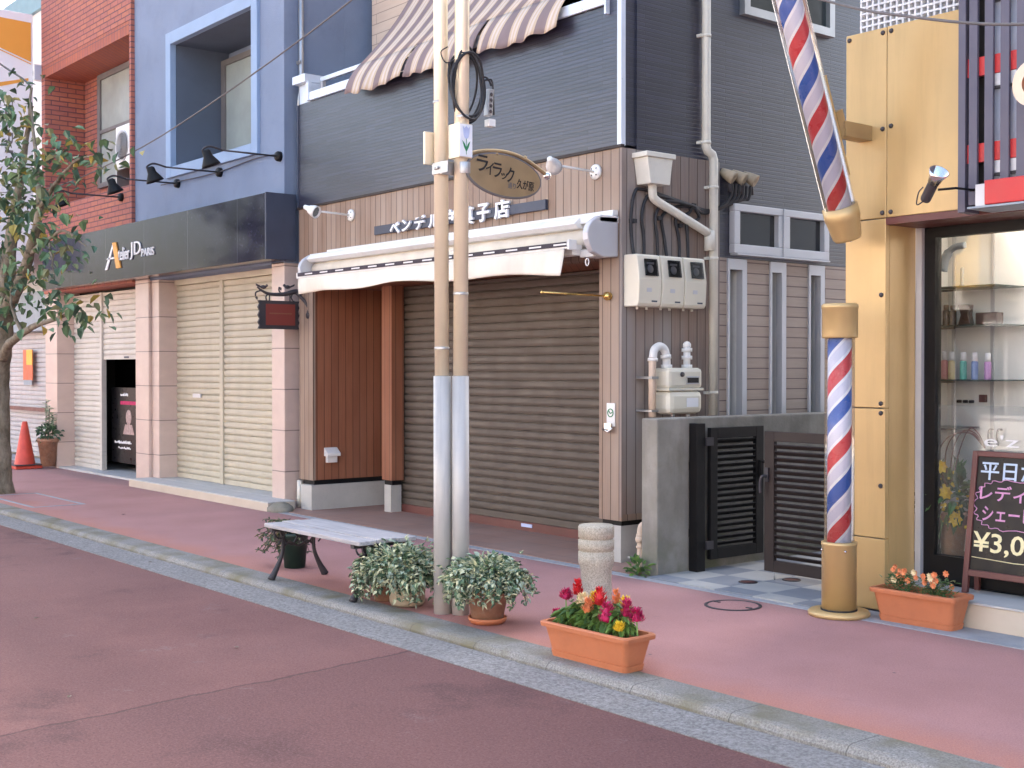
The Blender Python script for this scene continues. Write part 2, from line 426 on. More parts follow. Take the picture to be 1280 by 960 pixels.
MT['gutter'] = aggregate('gutter_aggregate', (0.245, 0.238, 0.232, 1), 0.0, 55)
MT['bollard'] = aggregate('washed_aggregate', (0.52, 0.47, 0.38, 1), 0.0, 130)

def porch():
    t = NT('brown_porch_tile', 0.8, 0, 0.3)
    x, y, z = t.sep()
    b = t.n.new('ShaderNodeTexBrick'); b.offset = 0.0
    t.l.new(t.pos, b.inputs['Vector'])
    b.inputs['Color1'].default_value = (0.33, 0.19, 0.145, 1); b.inputs['Color2'].default_value = (0.28, 0.175, 0.14, 1)
    b.inputs['Mortar'].default_value = (0.23, 0.16, 0.135, 1)
    b.inputs['Scale'].default_value = 1; b.inputs['Mortar Size'].default_value = 0.006
    b.inputs['Brick Width'].default_value = 0.3; b.inputs['Row Height'].default_value = 0.3
    t.col(t.mix(t.rng(t.noise(2.2, detail=7), 0.35, 0.7, 0, 0.5), b.outputs['Color'], (0.36, 0.25, 0.21, 1)))
    t.bump(t.noise(60), 0.2, 0.004)
    return t.m
MT['porch'] = porch()

def checker():
    t = NT('grey_checker_tile', 0.7, 0, 0.4)
    ck = t.n.new('ShaderNodeTexChecker')
    v = t.n.new('ShaderNodeVectorMath'); v.operation = 'ADD'; v.inputs[1].default_value = (0.13, 0.03, 0.5)
    t.l.new(t.pos, v.inputs[0]); t.l.new(v.outputs[0], ck.inputs['Vector'])
    ck.inputs['Scale'].default_value = 1 / 0.33
    ck.inputs['Color1'].default_value = (0.22, 0.235, 0.26, 1); ck.inputs['Color2'].default_value = (0.44, 0.43, 0.40, 1)
    t.col(t.mix(t.rng(t.noise(5, detail=7), 0.35, 0.7, 0, 0.45), ck.outputs['Color'], (0.30, 0.31, 0.32, 1)))
    t.bump(t.noise(80), 0.2, 0.004)
    return t.m
MT['checker'] = checker()
MT['greystrip'] = concrete('grey_border_strip', (0.33, 0.34, 0.36, 1), var=0.15, stain=0.3)
MT['steptile'] = concrete('pale_step_tile', (0.50, 0.50, 0.49, 1), 0.6, 0.08, 0.2)
MT['stepcream'] = marble('cream_step_face', (0.54, 0.46, 0.36, 1), (0.60, 0.52, 0.42, 1), 3.0)
def weathered_bench():
    t = NT('weathered_grey_plank', 0.8, 0, 0.3)
    g = t.noise(1.0, t.scale(3, 60, 60), 6, 0.65)
    t.col(t.mix(t.rng(g, 0.3, 0.7), (0.30, 0.29, 0.30, 1), (0.52, 0.50, 0.50, 1)))
    t.bump(g, 0.3, 0.004)
    return t.m
MT['bench'] = weathered_bench()
def bark():
    t = NT('tree_bark', 0.9, 0, 0.2)
    g = t.noise(1.0, t.scale(9, 9, 5), 7, 0.7)
    t.col(t.mix(t.rng(g, 0.35, 0.65), (0.10, 0.085, 0.06, 1), (0.30, 0.26, 0.20, 1)))
    t.bump(g, 0.6, 0.02)
    return t.m
MT['bark'] = bark()
MT['leaf_a'] = leafmat('tree_leaf_green', (0.105, 0.185, 0.085, 1))
MT['leaf_b'] = leafmat('tree_leaf_dark', (0.065, 0.125, 0.075, 1))
MT['leaf_c'] = leafmat('tree_leaf_yellow', (0.34, 0.27, 0.06, 1))
MT['leaf_d'] = leafmat('tree_leaf_olive', (0.19, 0.21, 0.10, 1))
MT['ivy_a'] = leafmat('ivy_green', (0.17, 0.26, 0.15, 1))
MT['ivy_b'] = leafmat('ivy_grey_green', (0.38, 0.45, 0.34, 1))
MT['ivy_c'] = leafmat('ivy_cream', (0.62, 0.62, 0.40, 1), 0.15)
MT['ivy_d'] = leafmat('ivy_deep', (0.07, 0.125, 0.07, 1))
MT['bright_leaf'] = leafmat('bright_leaf', (0.17, 0.29, 0.07, 1))
MT['mid_leaf'] = leafmat('mid_leaf', (0.09, 0.18, 0.06, 1))
MT['twig'] = leafmat('twig_brown', (0.10, 0.075, 0.05, 1))
MT['fl_red'] = paint('flower_red', (0.62, 0.02, 0.03, 1), 0.7, var=0.3, sc=40)
MT['fl_pink'] = paint('flower_magenta', (0.48, 0.015, 0.10, 1), 0.7, var=0.3, sc=40)
MT['fl_orange'] = paint('flower_orange', (0.78, 0.28, 0.12, 1), 0.7, var=0.25, sc=40)
MT['fl_yellow'] = paint('flower_yellow', (0.86, 0.62, 0.05, 1), 0.7, var=0.2, sc=40)
MT['fl_cream'] = paint('flower_cream', (0.80, 0.66, 0.40, 1), 0.7, var=0.2, sc=40)
MT['grid'] = paint('white_block_lattice', (0.72, 0.72, 0.72, 1), 0.6, var=0.05)
MT['sheetcyan'] = paint('cyan_corrugated_sheet', (0.14, 0.42, 0.50, 1), 0.5, var=0.1)
MT['tealroof'] = paint('teal_grey_roof', (0.18, 0.30, 0.34, 1), 0.6, var=0.1)
MT['greypanel'] = paint('grey_blue_sign_panel', (0.28, 0.33, 0.38, 1), 0.5, var=0.05)
MT['poster_y'] = paint('yellow_poster', (0.75, 0.45, 0.05, 1), 0.5, var=0.1)
MT['poster_r'] = paint('red_orange_poster', (0.65, 0.14, 0.05, 1), 0.5, var=0.15)
MT['skin_print'] = paint('portrait_print', (0.40, 0.28, 0.26, 1), 0.5, var=0.3, sc=25)
MT['bluecloth'] = paint('blue_mark', (0.12, 0.28, 0.42, 1), 0.6)
MT['tulip_l'] = paint('lilac_print', (0.48, 0.55, 0.78, 1), 0.5)
MT['tulip_g'] = paint('green_print', (0.03, 0.22, 0.09, 1), 0.5)
MT['signred'] = paint('brick_red_plate', (0.21, 0.042, 0.032, 1), 0.5, var=0.08)
MT['faintgold'] = paint('faded_gilt', (0.24, 0.10, 0.055, 1), 0.6)
MT['paleplaster'] = paint('pale_plaster', (0.70, 0.68, 0.66, 1), 0.8, var=0.06)
MT['balc'] = paint('balcony_shadow', (0.10, 0.09, 0.09, 1), 0.8)
for k_, c_ in dict(b_pink=(0.70, 0.28, 0.30), b_cream=(0.72, 0.60, 0.34), b_teal=(0.18, 0.55, 0.46), b_blue=(0.25, 0.35, 0.62), b_purple=(0.50, 0.28, 0.55), b_brown=(0.06, 0.035, 0.03)).items():
    MT[k_] = paint('bottle_' + k_[2:], c_ + (1,), 0.3, var=0.05, bump=0)

# ------------------------------------------------------------------ mesh building
ORG = {}                                 # world origin of every thing, so that parts can be written in world coordinates

class MB:
    def __init__(s):
        s.v, s.f, s.mi, s.sm = [], [], [], []
    def face(s, idx, mi=0, sm=False):
        s.f.append(idx); s.mi.append(mi); s.sm.append(sm)
    def poly(s, pts, mi=0):
        n = len(s.v); s.v += [tuple(p) for p in pts]; s.face(list(range(n, n + len(pts))), mi)
    def box(s, x0, x1, y0, y1, z0, z1, mi=0):
        n = len(s.v)
        s.v += [(x, y, z) for z in (z0, z1) for y in (y0, y1) for x in (x0, x1)]
        for q in ((0, 2, 3, 1), (4, 5, 7, 6), (0, 1, 5, 4), (2, 6, 7, 3), (0, 4, 6, 2), (1, 3, 7, 5)):
            s.face([n + i for i in q], mi)
        return s
    def obox(s, o, ux, uy, uz, mi=0):
        """box from corner o and three edge vectors"""
        o, ux, uy, uz = map(Vector, (o, ux, uy, uz))
        n = len(s.v)
        s.v += [tuple(o + ux * i + uy * j + uz * k) for k in (0, 1) for j in (0, 1) for i in (0, 1)]
        for q in ((0, 2, 3, 1), (4, 5, 7, 6), (0, 1, 5, 4), (2, 6, 7, 3), (0, 4, 6, 2), (1, 3, 7, 5)):
            s.face([n + i for i in q], mi)
        return s
    def prism(s, pts, d, mi=0, mside=None):
        """closed polygon (3-D points) pushed along d"""
        n = len(s.v); k = len(pts); d = Vector(d)
        s.v += [tuple(Vector(p)) for p in pts] + [tuple(Vector(p) + d) for p in pts]
        s.face(list(range(n, n + k)), mi); s.face(list(range(n + 2 * k - 1, n + k - 1, -1)), mi)
        for i in range(k):
            j = (i + 1) % k
            s.face([n + i, n + k + i, n + k + j, n + j], mi if mside is None else mside)
        return s
    def tube(s, pts, r, n=10, mi=0, cap=True, flat=1.0):
        pts = [Vector(p) for p in pts]
        rs = r if isinstance(r, (list, tuple)) else [r] * len(pts)
        base = len(s.v)
        t0 = (pts[1] - pts[0]).normalized()
        a = Vector((0, 0, 1)) if abs(t0.z) < 0.9 else Vector((1, 0, 0))
        u = t0.cross(a).normalized()
        for i, p in enumerate(pts):
            if i == 0: t = pts[1] - pts[0]
            elif i == len(pts) - 1: t = pts[-1] - pts[-2]
            else: t = (pts[i + 1] - pts[i]).normalized() + (pts[i] - pts[i - 1]).normalized()
            t.normalize()
            u = (u - t * u.dot(t)).normalized()
            w = t.cross(u)
            for k in range(n):
                an = 2 * PI * k / n
                s.v.append(tuple(p + u * math.cos(an) * rs[i] + w * math.sin(an) * rs[i] * flat))
        for i in range(len(pts) - 1):
            for k in range(n):
                k2 = (k + 1) % n
                s.face([base + i * n + k, base + i * n + k2, base + (i + 1) * n + k2, base + (i + 1) * n + k], mi, True)
        if cap:
            s.face([base + k for k in range(n - 1, -1, -1)], mi)
            s.face([base + (len(pts) - 1) * n + k for k in range(n)], mi)
        return s
    def lathe(s, prof, c=(0, 0, 0), n=28, mi=0, axis=(0, 0, 1), mis=None):
        """profile of (radius, height) round an axis through c"""
        ax = Vector(axis).normalized()
        a = Vector((1, 0, 0)) if abs(ax.x) < 0.9 else Vector((0, 1, 0))
        u = ax.cross(a).normalized(); w = ax.cross(u); c = Vector(c)
        b = len(s.v)
        for r, h in prof:
            for k in range(n):
                an = 2 * PI * k / n
                s.v.append(tuple(c + ax * h + u * math.cos(an) * r + w * math.sin(an) * r))
        for i in range(len(prof) - 1):
            for k in range(n):
                k2 = (k + 1) % n
                s.face([b + i * n + k, b + i * n + k2, b + (i + 1) * n + k2, b + (i + 1) * n + k], mis[i] if mis else mi, True)
        if prof[0][0] > 1e-5 and abs(prof[0][1] - prof[1][1]) > 1e-6: s.face([b + k for k in range(n - 1, -1, -1)], mi)
        if prof[-1][0] > 1e-5 and abs(prof[-1][1] - prof[-2][1]) > 1e-6: s.face([b + (len(prof) - 1) * n + k for k in range(n)], mi)
        return s
    def ball(s, c, r, n=14, mi=0, sq=(1, 1, 1)):
        c = Vector(c); b = len(s.v); m = n // 2
        for i in range(m + 1):
            th = PI * i / m
            for k in range(n):
                an = 2 * PI * k / n
                s.v.append((c.x + r * sq[0] * math.sin(th) * math.cos(an), c.y + r * sq[1] * math.sin(th) * math.sin(an), c.z + r * sq[2] * math.cos(th)))
        for i in range(m):
            for k in range(n):
                k2 = (k + 1) % n
                s.face([b + i * n + k, b + (i + 1) * n + k, b + (i + 1) * n + k2, b + i * n + k2], mi, True)
        return s
    def grid(s, f, nu, nv, mi=0, mfun=None, sm=True):
        """surface f(u, v) -> point"""
        b = len(s.v)
        for j in range(nv + 1):
            for i in range(nu + 1):
                s.v.append(tuple(f(i / nu, j / nv)))
        for j in range(nv):
            for i in range(nu):
                s.face([b + j * (nu + 1) + i, b + j * (nu + 1) + i + 1, b + (j + 1) * (nu + 1) + i + 1, b + (j + 1) * (nu + 1) + i],
                       mfun(i, j) if mfun else mi, sm)
        return s
    def leaf(s, p, d, up, ln, wd, mi=0, fold=0.25, droop=0.15):
        p, d, up = Vector(p), Vector(d).normalized(), Vector(up)
        sd_ = d.cross(up)
        if sd_.length < 1e-3: sd_ = d.cross(Vector((1, 0.3, 0)))
        sd_.normalize(); nn = sd_.cross(d).normalized()
        b = len(s.v)
        q = [p, p + d * ln * 0.3 + sd_ * wd * 0.5 + nn * wd * fold, p + d * ln * 0.68 + sd_ * wd * 0.36 + nn * (wd * fold - ln * droop * 0.4),
             p + d * ln - nn * ln * droop, p + d * ln * 0.68 - sd_ * wd * 0.36 + nn * (wd * fold - ln * droop * 0.4), p + d * ln * 0.3 - sd_ * wd * 0.5 + nn * wd * fold]
        s.v += [tuple(x) for x in q]
        s.face([b, b + 1, b + 2, b + 3], mi); s.face([b, b + 3, b + 4, b + 5], mi)
    def build(s, name, mats, parent=None, bevel=0.0, smooth=None, solid=0.0):
        me = bpy.data.meshes.new(name)
        o3 = (0, 0, 0)
        root = parent
        while root is not None and root.parent is not None: root = root.parent
        if root is not None: o3 = ORG[root.name]
        me.from_pydata([(x - o3[0], y - o3[1], z - o3[2]) for x, y, z in s.v], [], s.f)
        mats = mats if isinstance(mats, (list, tuple)) else [mats]
        for m in mats: me.materials.append(MT[m] if isinstance(m, str) else m)
        me.polygons.foreach_set('material_index', s.mi)
        me.polygons.foreach_set('use_smooth', s.sm if smooth is None else [smooth] * len(s.f))
        me.update()
        o = bpy.data.objects.new(name, me)
        S.collection.objects.link(o)
        if parent is not None: o.parent = parent
        else: ORG[o.name] = (0, 0, 0)
        if bevel:
            b = o.modifiers.new('edge', 'BEVEL'); b.width = bevel; b.segments = 2; b.limit_method = 'ANGLE'; b.angle_limit = R(40)
        if solid:
            b = o.modifiers.new('thickness', 'SOLIDIFY'); b.thickness = solid
        return o

def thing(name, loc, label, cat, group=None):
    o = bpy.data.objects.new(name, None)
    o.empty_display_size = 0.2
    o.location = loc
    S.collection.objects.link(o)
    o['label'] = label; o['category'] = cat
    if group: o['group'] = group
    ORG[o.name] = tuple(loc)
    return o
def tag(o, label, cat, group=None):
    o['label'] = label; o['category'] = cat
    if group: o['group'] = group
    return o
def setting(o, kind='structure'):
    o['kind'] = kind
    return o
def bx(name, mat, parent, *b, bevel=0.0):
    m = MB()
    for q in b: m.box(*q)
    return m.build(name, mat, parent, bevel)

def text_mesh(name, s, mat, parent, o, ux, uz, depth=0.004, keep=None, shear=0.0, bold=0.0):
    """writing fitted into the parallelogram o, ux (width), uz (height); depth pushes it out towards ux x uz ... """
    cu = bpy.data.curves.new(name, 'FONT')
    cu.body = s
    cu.resolution_u = 3
    cu.shear = shear
    if bold: cu.offset = bold
    tmp = bpy.data.objects.new(name + '_tmp', cu)
    S.collection.objects.link(tmp)
    dg = bpy.context.evaluated_depsgraph_get()
    ev = tmp.evaluated_get(dg)
    me = bpy.data.meshes.new_from_object(ev)
    bpy.data.objects.remove(tmp); bpy.data.curves.remove(cu)
    vs = [v.co.copy() for v in me.vertices]
    fs = [list(p.vertices) for p in me.polygons]
    bpy.data.meshes.remove(me)
    if not vs: return None
    x0, x1 = min(v.x for v in vs), max(v.x for v in vs)
    y0, y1 = min(v.y for v in vs), max(v.y for v in vs)
    o, ux, uz = Vector(o), Vector(ux), Vector(uz)
    nn = ux.cross(uz).normalized() * depth
    mb = MB()
    # front faces, then a skirt round the border edges
    P = [o + ux * ((v.x - x0) / (x1 - x0)) + uz * ((v.y - y0) / (y1 - y0)) for v in vs]
    n = len(P)
    mb.v = [tuple(p + nn) for p in P] + [tuple(p) for p in P]
    cnt = {}
    for f in fs:
        mb.face(f)
        for a, b in zip(f, f[1:] + f[:1]): cnt[(a, b)] = cnt.get((a, b), 0) + 1
    for (a, b) in list(cnt):
        if (b, a) not in cnt: mb.face([a, a + n, b + n, b])
    return mb.build(name, mat, parent)

def spline(pts, n=8):
    """Catmull-Rom through pts"""
    P = [Vector(p) for p in pts]
    P = [P[0] * 2 - P[1]] + P + [P[-1] * 2 - P[-2]]
    out = []
    for i in range(1, len(P) - 2):
        for k in range(n):
            t = k / n
            a, b, c, d = P[i - 1:i + 3]
            out.append(0.5 * ((2 * b) + (c - a) * t + (2 * a - 5 * b + 4 * c - d) * t * t + (3 * b - a - 3 * c + d) * t ** 3))
    out.append(P[-2])
    return out

def dup(root, delta, label=None):
    r = root.copy(); S.collection.objects.link(r)
    r.location = Vector(root.location) + Vector(delta)
    if label: r['label'] = label
    for ch in list(root.children):
        c = ch.copy(); S.collection.objects.link(c); c.parent = r
        for g in list(ch.children):
            d = g.copy(); S.collection.objects.link(d); d.parent = c
    return r

def shutter(x0, x1, y, z0, z1, pitch=0.077, depth=0.012, rail=0.06):
    """roller shutter curtain facing -Y: convex slats with a rolled groove between, and a flat bottom rail"""
    m = MB()
    prof = [(z0, y), (z0, y - 0.008), (z0 + rail, y - 0.008), (z0 + rail, y)]
    z = z0 + rail
    while z < z1 - 0.01:
        h = min(pitch, z1 - z)
        prof += [(z + h * 0.02, y + 0.012), (z + h * 0.10, y - depth * 0.5), (z + h * 0.40, y - depth), (z + h * 0.80, y - depth * 0.9), (z + h * 0.90, y - depth * 0.6), (z + h * 0.915, y + 0.012)]
        z += h
    n = 0
    for zz, yy in prof:
        m.v += [(x0, yy, zz), (x1, yy, zz)]
    for i in range(len(prof) - 1):
        m.face([2 * i, 2 * i + 1, 2 * i + 3, 2 * i + 2])
    # back sheet so that the curtain has thickness
    b = len(m.v)
    m.v += [(x0, y + 0.025, z0), (x1, y + 0.025, z0), (x1, y + 0.025, z1), (x0, y + 0.025, z1)]
    m.face([b, b + 3, b + 2, b + 1])
    return m

# ------------------------------------------------------------------ setting: ground
setting(bx('road', 'asphalt', None, (-300, 300, -300, 300, -0.30, -0.052)))
m = MB()
m.prism([(-70, 3.915, -0.2), (-70, 3.915, -0.047), (-70, 4.175, -0.040), (-70, 4.175, -0.2)], (100, 0, 0))
setting(m.build('gutter', 'gutter'))
m = MB()
m.prism([(-70, 4.178, -0.2), (-70, 4.172, -0.025), (-70, 4.190, -0.003), (-70, 4.215, 0.004), (-70, 4.398, 0.004), (-70, 4.398, -0.2)], (100, 0, 0))
setting(m.build('kerb', 'kerb'))
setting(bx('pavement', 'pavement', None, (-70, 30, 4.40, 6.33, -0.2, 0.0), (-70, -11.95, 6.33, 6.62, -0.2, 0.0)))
setting(bx('pavement_border', 'greystrip', None, (-11.9, -6.42, 6.332, 6.42, -0.2, 0.005), (-6.42, -4.86, 6.332, 6.40, -0.2, 0.003), (-4.855, 2, 6.332, 6.615, -0.2, 0.004)))
setting(bx('porch_floor', 'porch', None, (-11.9, -6.56, 6.422, 7.70, -0.2, 0.010)))
setting(bx('passage_floor', 'checker', None, (-6.38, -4.88, 6.402, 11.0, -0.2, 0.012)))
setting(bx('tree_pit', 'greystrip', None, (-15.35, -13.75, 4.52, 4.56, -0.05, 0.004), (-15.35, -13.75, 5.06, 5.10, -0.05, 0.004), (-13.79, -13.75, 4.56, 5.06, -0.05, 0.004), (-15.35, -15.31, 4.56, 5.06, -0.05, 0.004)))

# ------------------------------------------------------------------ blue building (middle of the left shop row)
B = thing('blue_building', (-14.0, 6.6, 0), 'blue-grey stucco building with a deep square window recess above cream shutters', 'building')
m = MB()
m.box(-16.0, -14.93, 6.6, 7.35, 2.62, 9); m.box(-12.55, -12.0, 6.6, 7.35, 2.62, 9)
m.box(-14.93, -12.55, 6.6, 7.35, 5.63, 9); m.box(-14.93, -12.55, 6.6, 7.35, 2.62, 3.86)
m.box(-16.0, -12.0, 7.352, 12, -0.05, 9)
m.build('wall', 'blue', B)
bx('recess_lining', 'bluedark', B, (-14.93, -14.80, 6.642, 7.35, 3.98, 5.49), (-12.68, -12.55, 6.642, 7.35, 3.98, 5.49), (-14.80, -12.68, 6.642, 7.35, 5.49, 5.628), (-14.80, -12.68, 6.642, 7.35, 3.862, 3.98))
bx('recess_trim', 'bluetrim', B, (-14.94, -14.80, 6.56, 6.64, 3.85, 5.64), (-12.68, -12.54, 6.56, 6.64, 3.85, 5.64), (-14.80, -12.68, 6.56, 6.64, 5.49, 5.64), (-14.80, -12.68, 6.56, 6.64, 3.85, 3.98), bevel=0.006)
w = bx('window', 'brown_alu', B, (-14.80, -14.70, 7.24, 7.30, 3.98, 5.38), (-12.78, -12.68, 7.24, 7.30, 3.98, 5.38), (-14.70, -12.78, 7.24, 7.30, 5.31, 5.38), (-14.70, -12.78, 7.24, 7.30, 3.98, 4.04), (-13.78, -13.70, 7.235, 7.30, 4.04, 5.31))
w.data.materials[0] = MT['greyprint']
bx('pane', 'curtainglass', w, (-14.70, -13.78, 7.265, 7.275, 4.04, 5.31), (-13.70, -12.78, 7.265, 7.275, 4.04, 5.31))
m = MB().tube(spline([(-15.1, 6.57, 3.79), (-13.6, 6.57, 3.76), (-12.6, 6.57, 3.80), (-12.05, 6.57, 3.78)], 6), 0.008, 6)
m.build('conduit', 'iron', B)
# ground floor
m = MB(); m.box(-16.05, -15.30, 6.62, 6.95, -0.05, 2.64); m.box(-15.93, -15.52, 6.575, 6.62, -0.05, 2.64); m.build('stone_column', 'pinkstone', B, 0.008)
m = MB(); m.box(-12.29, -12.01, 6.60, 7.10, -0.05, 2.64); m.build('stone_column', 'pinkstone', B, 0.008)
bx('shutter_header', 'shutcream', B, (-15.30, -12.29, 6.83, 6.90, 2.55, 2.62))
sh = shutter(-15.30, -14.04, 6.87, 0.105, 2.55).build('roller_shutter', 'shutcream', B)
bx('letter_slot', 'alu', sh, (-14.78, -14.56, 6.835, 6.851, 1.13, 1.18))
shutter(-13.96, -12.29, 6.87, 0.105, 2.55).build('roller_shutter', 'shutcream', B)
bx('shutter_post', 'shutcream', B, (-14.04, -13.96, 6.84, 6.885, 0.102, 2.55))
m = MB(); m.box(-15.50, -11.82, 6.30, 6.62, -0.05, 0.085, 1); m.box(-15.30, -12.29, 6.62, 6.95, -0.05, 0.10, 0)
m.box(-15.50, -11.82, 6.305, 6.62, 0.085, 0.098, 0)
m.build('entrance_step', ['steptile', 'stepcream'], B, 0.004)

# ------------------------------------------------------------------ brick building
B = thing('brick_building', (-17.7, 6.55, 0), 'red brick building with a sheltered window recess and a half-open pale shutter below', 'building')
m = MB()
m.box(-19.42, -19.27, 6.55, 7.16, 2.62, 5.87); m.box(-16.05, -15.99, 6.55, 7.16, 2.62, 6.05)
m.box(-19.42, -15.99, 6.55, 7.16, 6.05, 9); m.box(-19.27, -16.05, 6.55, 7.16, 2.62, 3.90)
m.box(-19.42, -16.002, 7.162, 12, 2.62, 9)
m.build('wall', 'brick', B)
m = MB(); m.box(-19.42, -16.05, 6.552, 7.16, 5.872, 6.048); m.build('lintel_course', 'soldier', B)
w = bx('window', 'brown_alu', B, (-18.62, -18.52, 7.10, 7.16, 4.18, 5.86), (-16.15, -16.07, 7.10, 7.16, 4.18, 5.86), (-18.52, -16.15, 7.10, 7.16, 5.78, 5.86), (-18.52, -16.15, 7.10, 7.16, 4.18, 4.25), (-18.52, -16.15, 7.105, 7.16, 4.98, 5.03))
w.data.materials[0] = MT['greyprint']
bx('pane', 'curtainglass', w, (-18.52, -16.15, 7.13, 7.14, 4.25, 4.98), (-18.52, -16.15, 7.13, 7.14, 5.03, 5.78))
m = MB(); m.box(-19.45, -18.95, 6.60, 6.95, -0.05, 2.64); m.build('stone_column', 'pinkstone', B, 0.008)
shutter(-18.95, -17.86, 6.87, 0.03, 2.58).build('roller_shutter', 'shutpale', B)
s2 = shutter(-17.78, -16.05, 6.87, 1.62, 2.58).build('roller_shutter', 'shutpale', B)
bx('maker_plate', 'navy', s2, (-17.02, -16.86, 6.856, 6.861, 1.635, 1.66))
bx('shutter_post', 'shutpale', B, (-17.86, -17.78, 6.83, 6.90, 0.03, 2.58))
bx('entrance_floor', 'steptile', B, (-19.45, -16.06, 6.622, 7.9, -0.05, 0.028))
bx('entrance_sill', 'stepcream', B, (-19.4, -16.06, 7.62, 7.74, 0.028, 0.22))
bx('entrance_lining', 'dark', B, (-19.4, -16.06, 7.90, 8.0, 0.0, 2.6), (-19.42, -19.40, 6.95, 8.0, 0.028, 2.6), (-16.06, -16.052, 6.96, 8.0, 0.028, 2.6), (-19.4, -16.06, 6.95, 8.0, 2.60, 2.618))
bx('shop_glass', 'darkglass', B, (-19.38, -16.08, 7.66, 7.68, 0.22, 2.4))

P = thing('poster_stand', (-17.2, 7.02, 0.03), 'black poster stand with a small portrait inside the half-open brick entrance', 'poster')
bx('board', 'board', P, (-17.85, -16.80, 7.00, 7.04, 0.15, 1.22))
m = MB(); m.ball((-17.22, 7.0, 0.80), 0.085, 12, sq=(1.2, 0.08, 1.3)); m.prism([(-17.42, 6.997, 0.56), (-17.02, 6.997, 0.56), (-17.10, 6.997, 0.70), (-17.34, 6.997, 0.70)], (0, 0.003, 0)); m.build('portrait', 'skin_print', P)
bx('heading_strip', 'fl_pink', P, (-17.50, -16.85, 6.994, 6.999, 0.98, 1.03))
for z, x0, n, h in ((0.42, -17.72, 18, 0.05), (0.345, -17.58, 13, 0.04), (1.10, -17.50, 9, 0.05)):
    m = MB(); x = x0
    for k in range(n):
        w_ = rnd.uniform(0.016, 0.034)
        m.box(x, x + w_, 6.994, 6.999, z + rnd.uniform(0, 0.012), z + h * rnd.uniform(0.5, 1)); x += w_ + rnd.uniform(0.004, 0.016)
    m.build('lettering', 'ltwhite', P)

# fascia sign over both fronts
F = thing('fascia_sign', (-15.4, 6.5, 2.64), 'long polished black stone sign band with white shop lettering', 'shop sign')
m = MB(); m.box(-18.82, -11.96, 6.35, 6.598, 2.642, 3.34); m.build('stone_band', 'blackstone', F, 0.004)
bx('end_trim', 'navy', F, (-11.958, -11.93, 6.345, 6.70, 2.645, 3.345))
def ft(s, x0, x1, z0, z1, mat='ltwhite', bold=0.0):
    return text_mesh('lettering', s, mat, F, (x0, 6.346, z0), (x1 - x0, 0, 0), (0, 0, z1 - z0), 0.012, bold=bold)
# the big A in two strokes, then the words
m = MB()
m.prism([(-16.37, 6.349, 2.79), (-16.29, 6.349, 2.79), (-16.06, 6.349, 3.11), (-16.11, 6.349, 3.11)], (0, -0.012, 0)); m.prism([(-16.30, 6.349, 2.92), (-16.06, 6.349, 2.92), (-16.07, 6.349, 2.94), (-16.29, 6.349, 2.94)], (0, -0.012, 0)); m.build('lettering', 'ltwhite', F)
m = MB(); m.prism([(-16.11, 6.349, 3.13), (-15.99, 6.349, 3.13), (-15.83, 6.349, 2.79), (-15.98, 6.349, 2.79)], (0, -0.015, 0)); m.build('lettering', 'orange', F)
ft('telier', -15.92, -15.55, 2.885, 3.05)
ft('JD', -15.53, -15.19, 2.87, 3.09)
ft('PARIS', -15.17, -14.79, 2.885, 2.985)

# four gooseneck lamps above the fascia
def gooseneck(x, dy, label):
    t = thing('wall_lamp', (x, 6.6, 3.76), label, 'lamp', 'black gooseneck lamps above the black stone sign')
    m = MB(); m.lathe([(0.0, -0.05), (0.045, -0.05), (0.055, -0.035), (0.055, 0.0)], (x, 6.6 - dy, 3.76), 16, axis=(0, 1, 0)); m.build('wall_plate', 'black', t)
    y = 6.55 - dy
    m = MB(); m.tube([(x, y, 3.76), (x, y - 0.62, 3.755)], 0.010, 8); m.tube(spline([(x, y - 0.62, 3.755), (x, y - 0.76, 3.78), (x, y - 0.84, 3.74), (x, y - 0.83, 3.70)], 6), 0.011, 8); m.build('arm', 'iron', t)
    c = Vector((x, y - 0.80, 3.72)); ax = Vector((0.1, 0.35, -1)).normalized()
    m = MB(); m.lathe([(0.03, -0.02), (0.045, 0.0), (0.05, 0.05), (0.095, 0.13), (0.10, 0.15), (0.085, 0.15), (0.04, 0.06)], c, 18, axis=ax); m.build('lamp_shade', 'black', t)
gooseneck(-12.09, 0.0, 'black gooseneck lamp on the blue wall closest to the grey drainpipe')
gooseneck(-13.50, 0.0, 'black gooseneck lamp under the square window recess of the blue wall')
gooseneck(-14.65, 0.0, 'black gooseneck lamp on the blue wall just beside the red brick')
gooseneck(-16.30, 0.05, 'black gooseneck lamp on the red brick wall, half behind the tree leaves')

# air conditioner in the brick recess
A = thing('air_conditioner', (-16.55, 6.85, 3.9), 'white air conditioner unit standing in the brick window recess', 'air conditioner')
bx('casing', 'white', A, (-16.95, -16.12, 6.72, 7.02, 4.24, 4.80), bevel=0.015)
m = MB(); m.lathe([(0.0, 0.0), (0.19, 0.0), (0.215, -0.012), (0.22, 0.0)], (-16.72, 6.718, 4.52), 24, axis=(0, 1, 0))
for k in range(5): m.lathe([(0.03 + k * 0.035, -0.008), (0.036 + k * 0.035, -0.012), (0.042 + k * 0.035, -0.008)], (-16.72, 6.714, 4.52), 24, axis=(0, 1, 0))
m.build('fan_grille', 'alu', A)
bx('bracket', 'steel', A, (-16.90, -16.86, 6.70, 7.05, 3.90, 4.24), (-16.25, -16.21, 6.70, 7.05, 3.90, 4.24), (-16.90, -16.21, 6.70, 6.74, 4.20, 4.238))

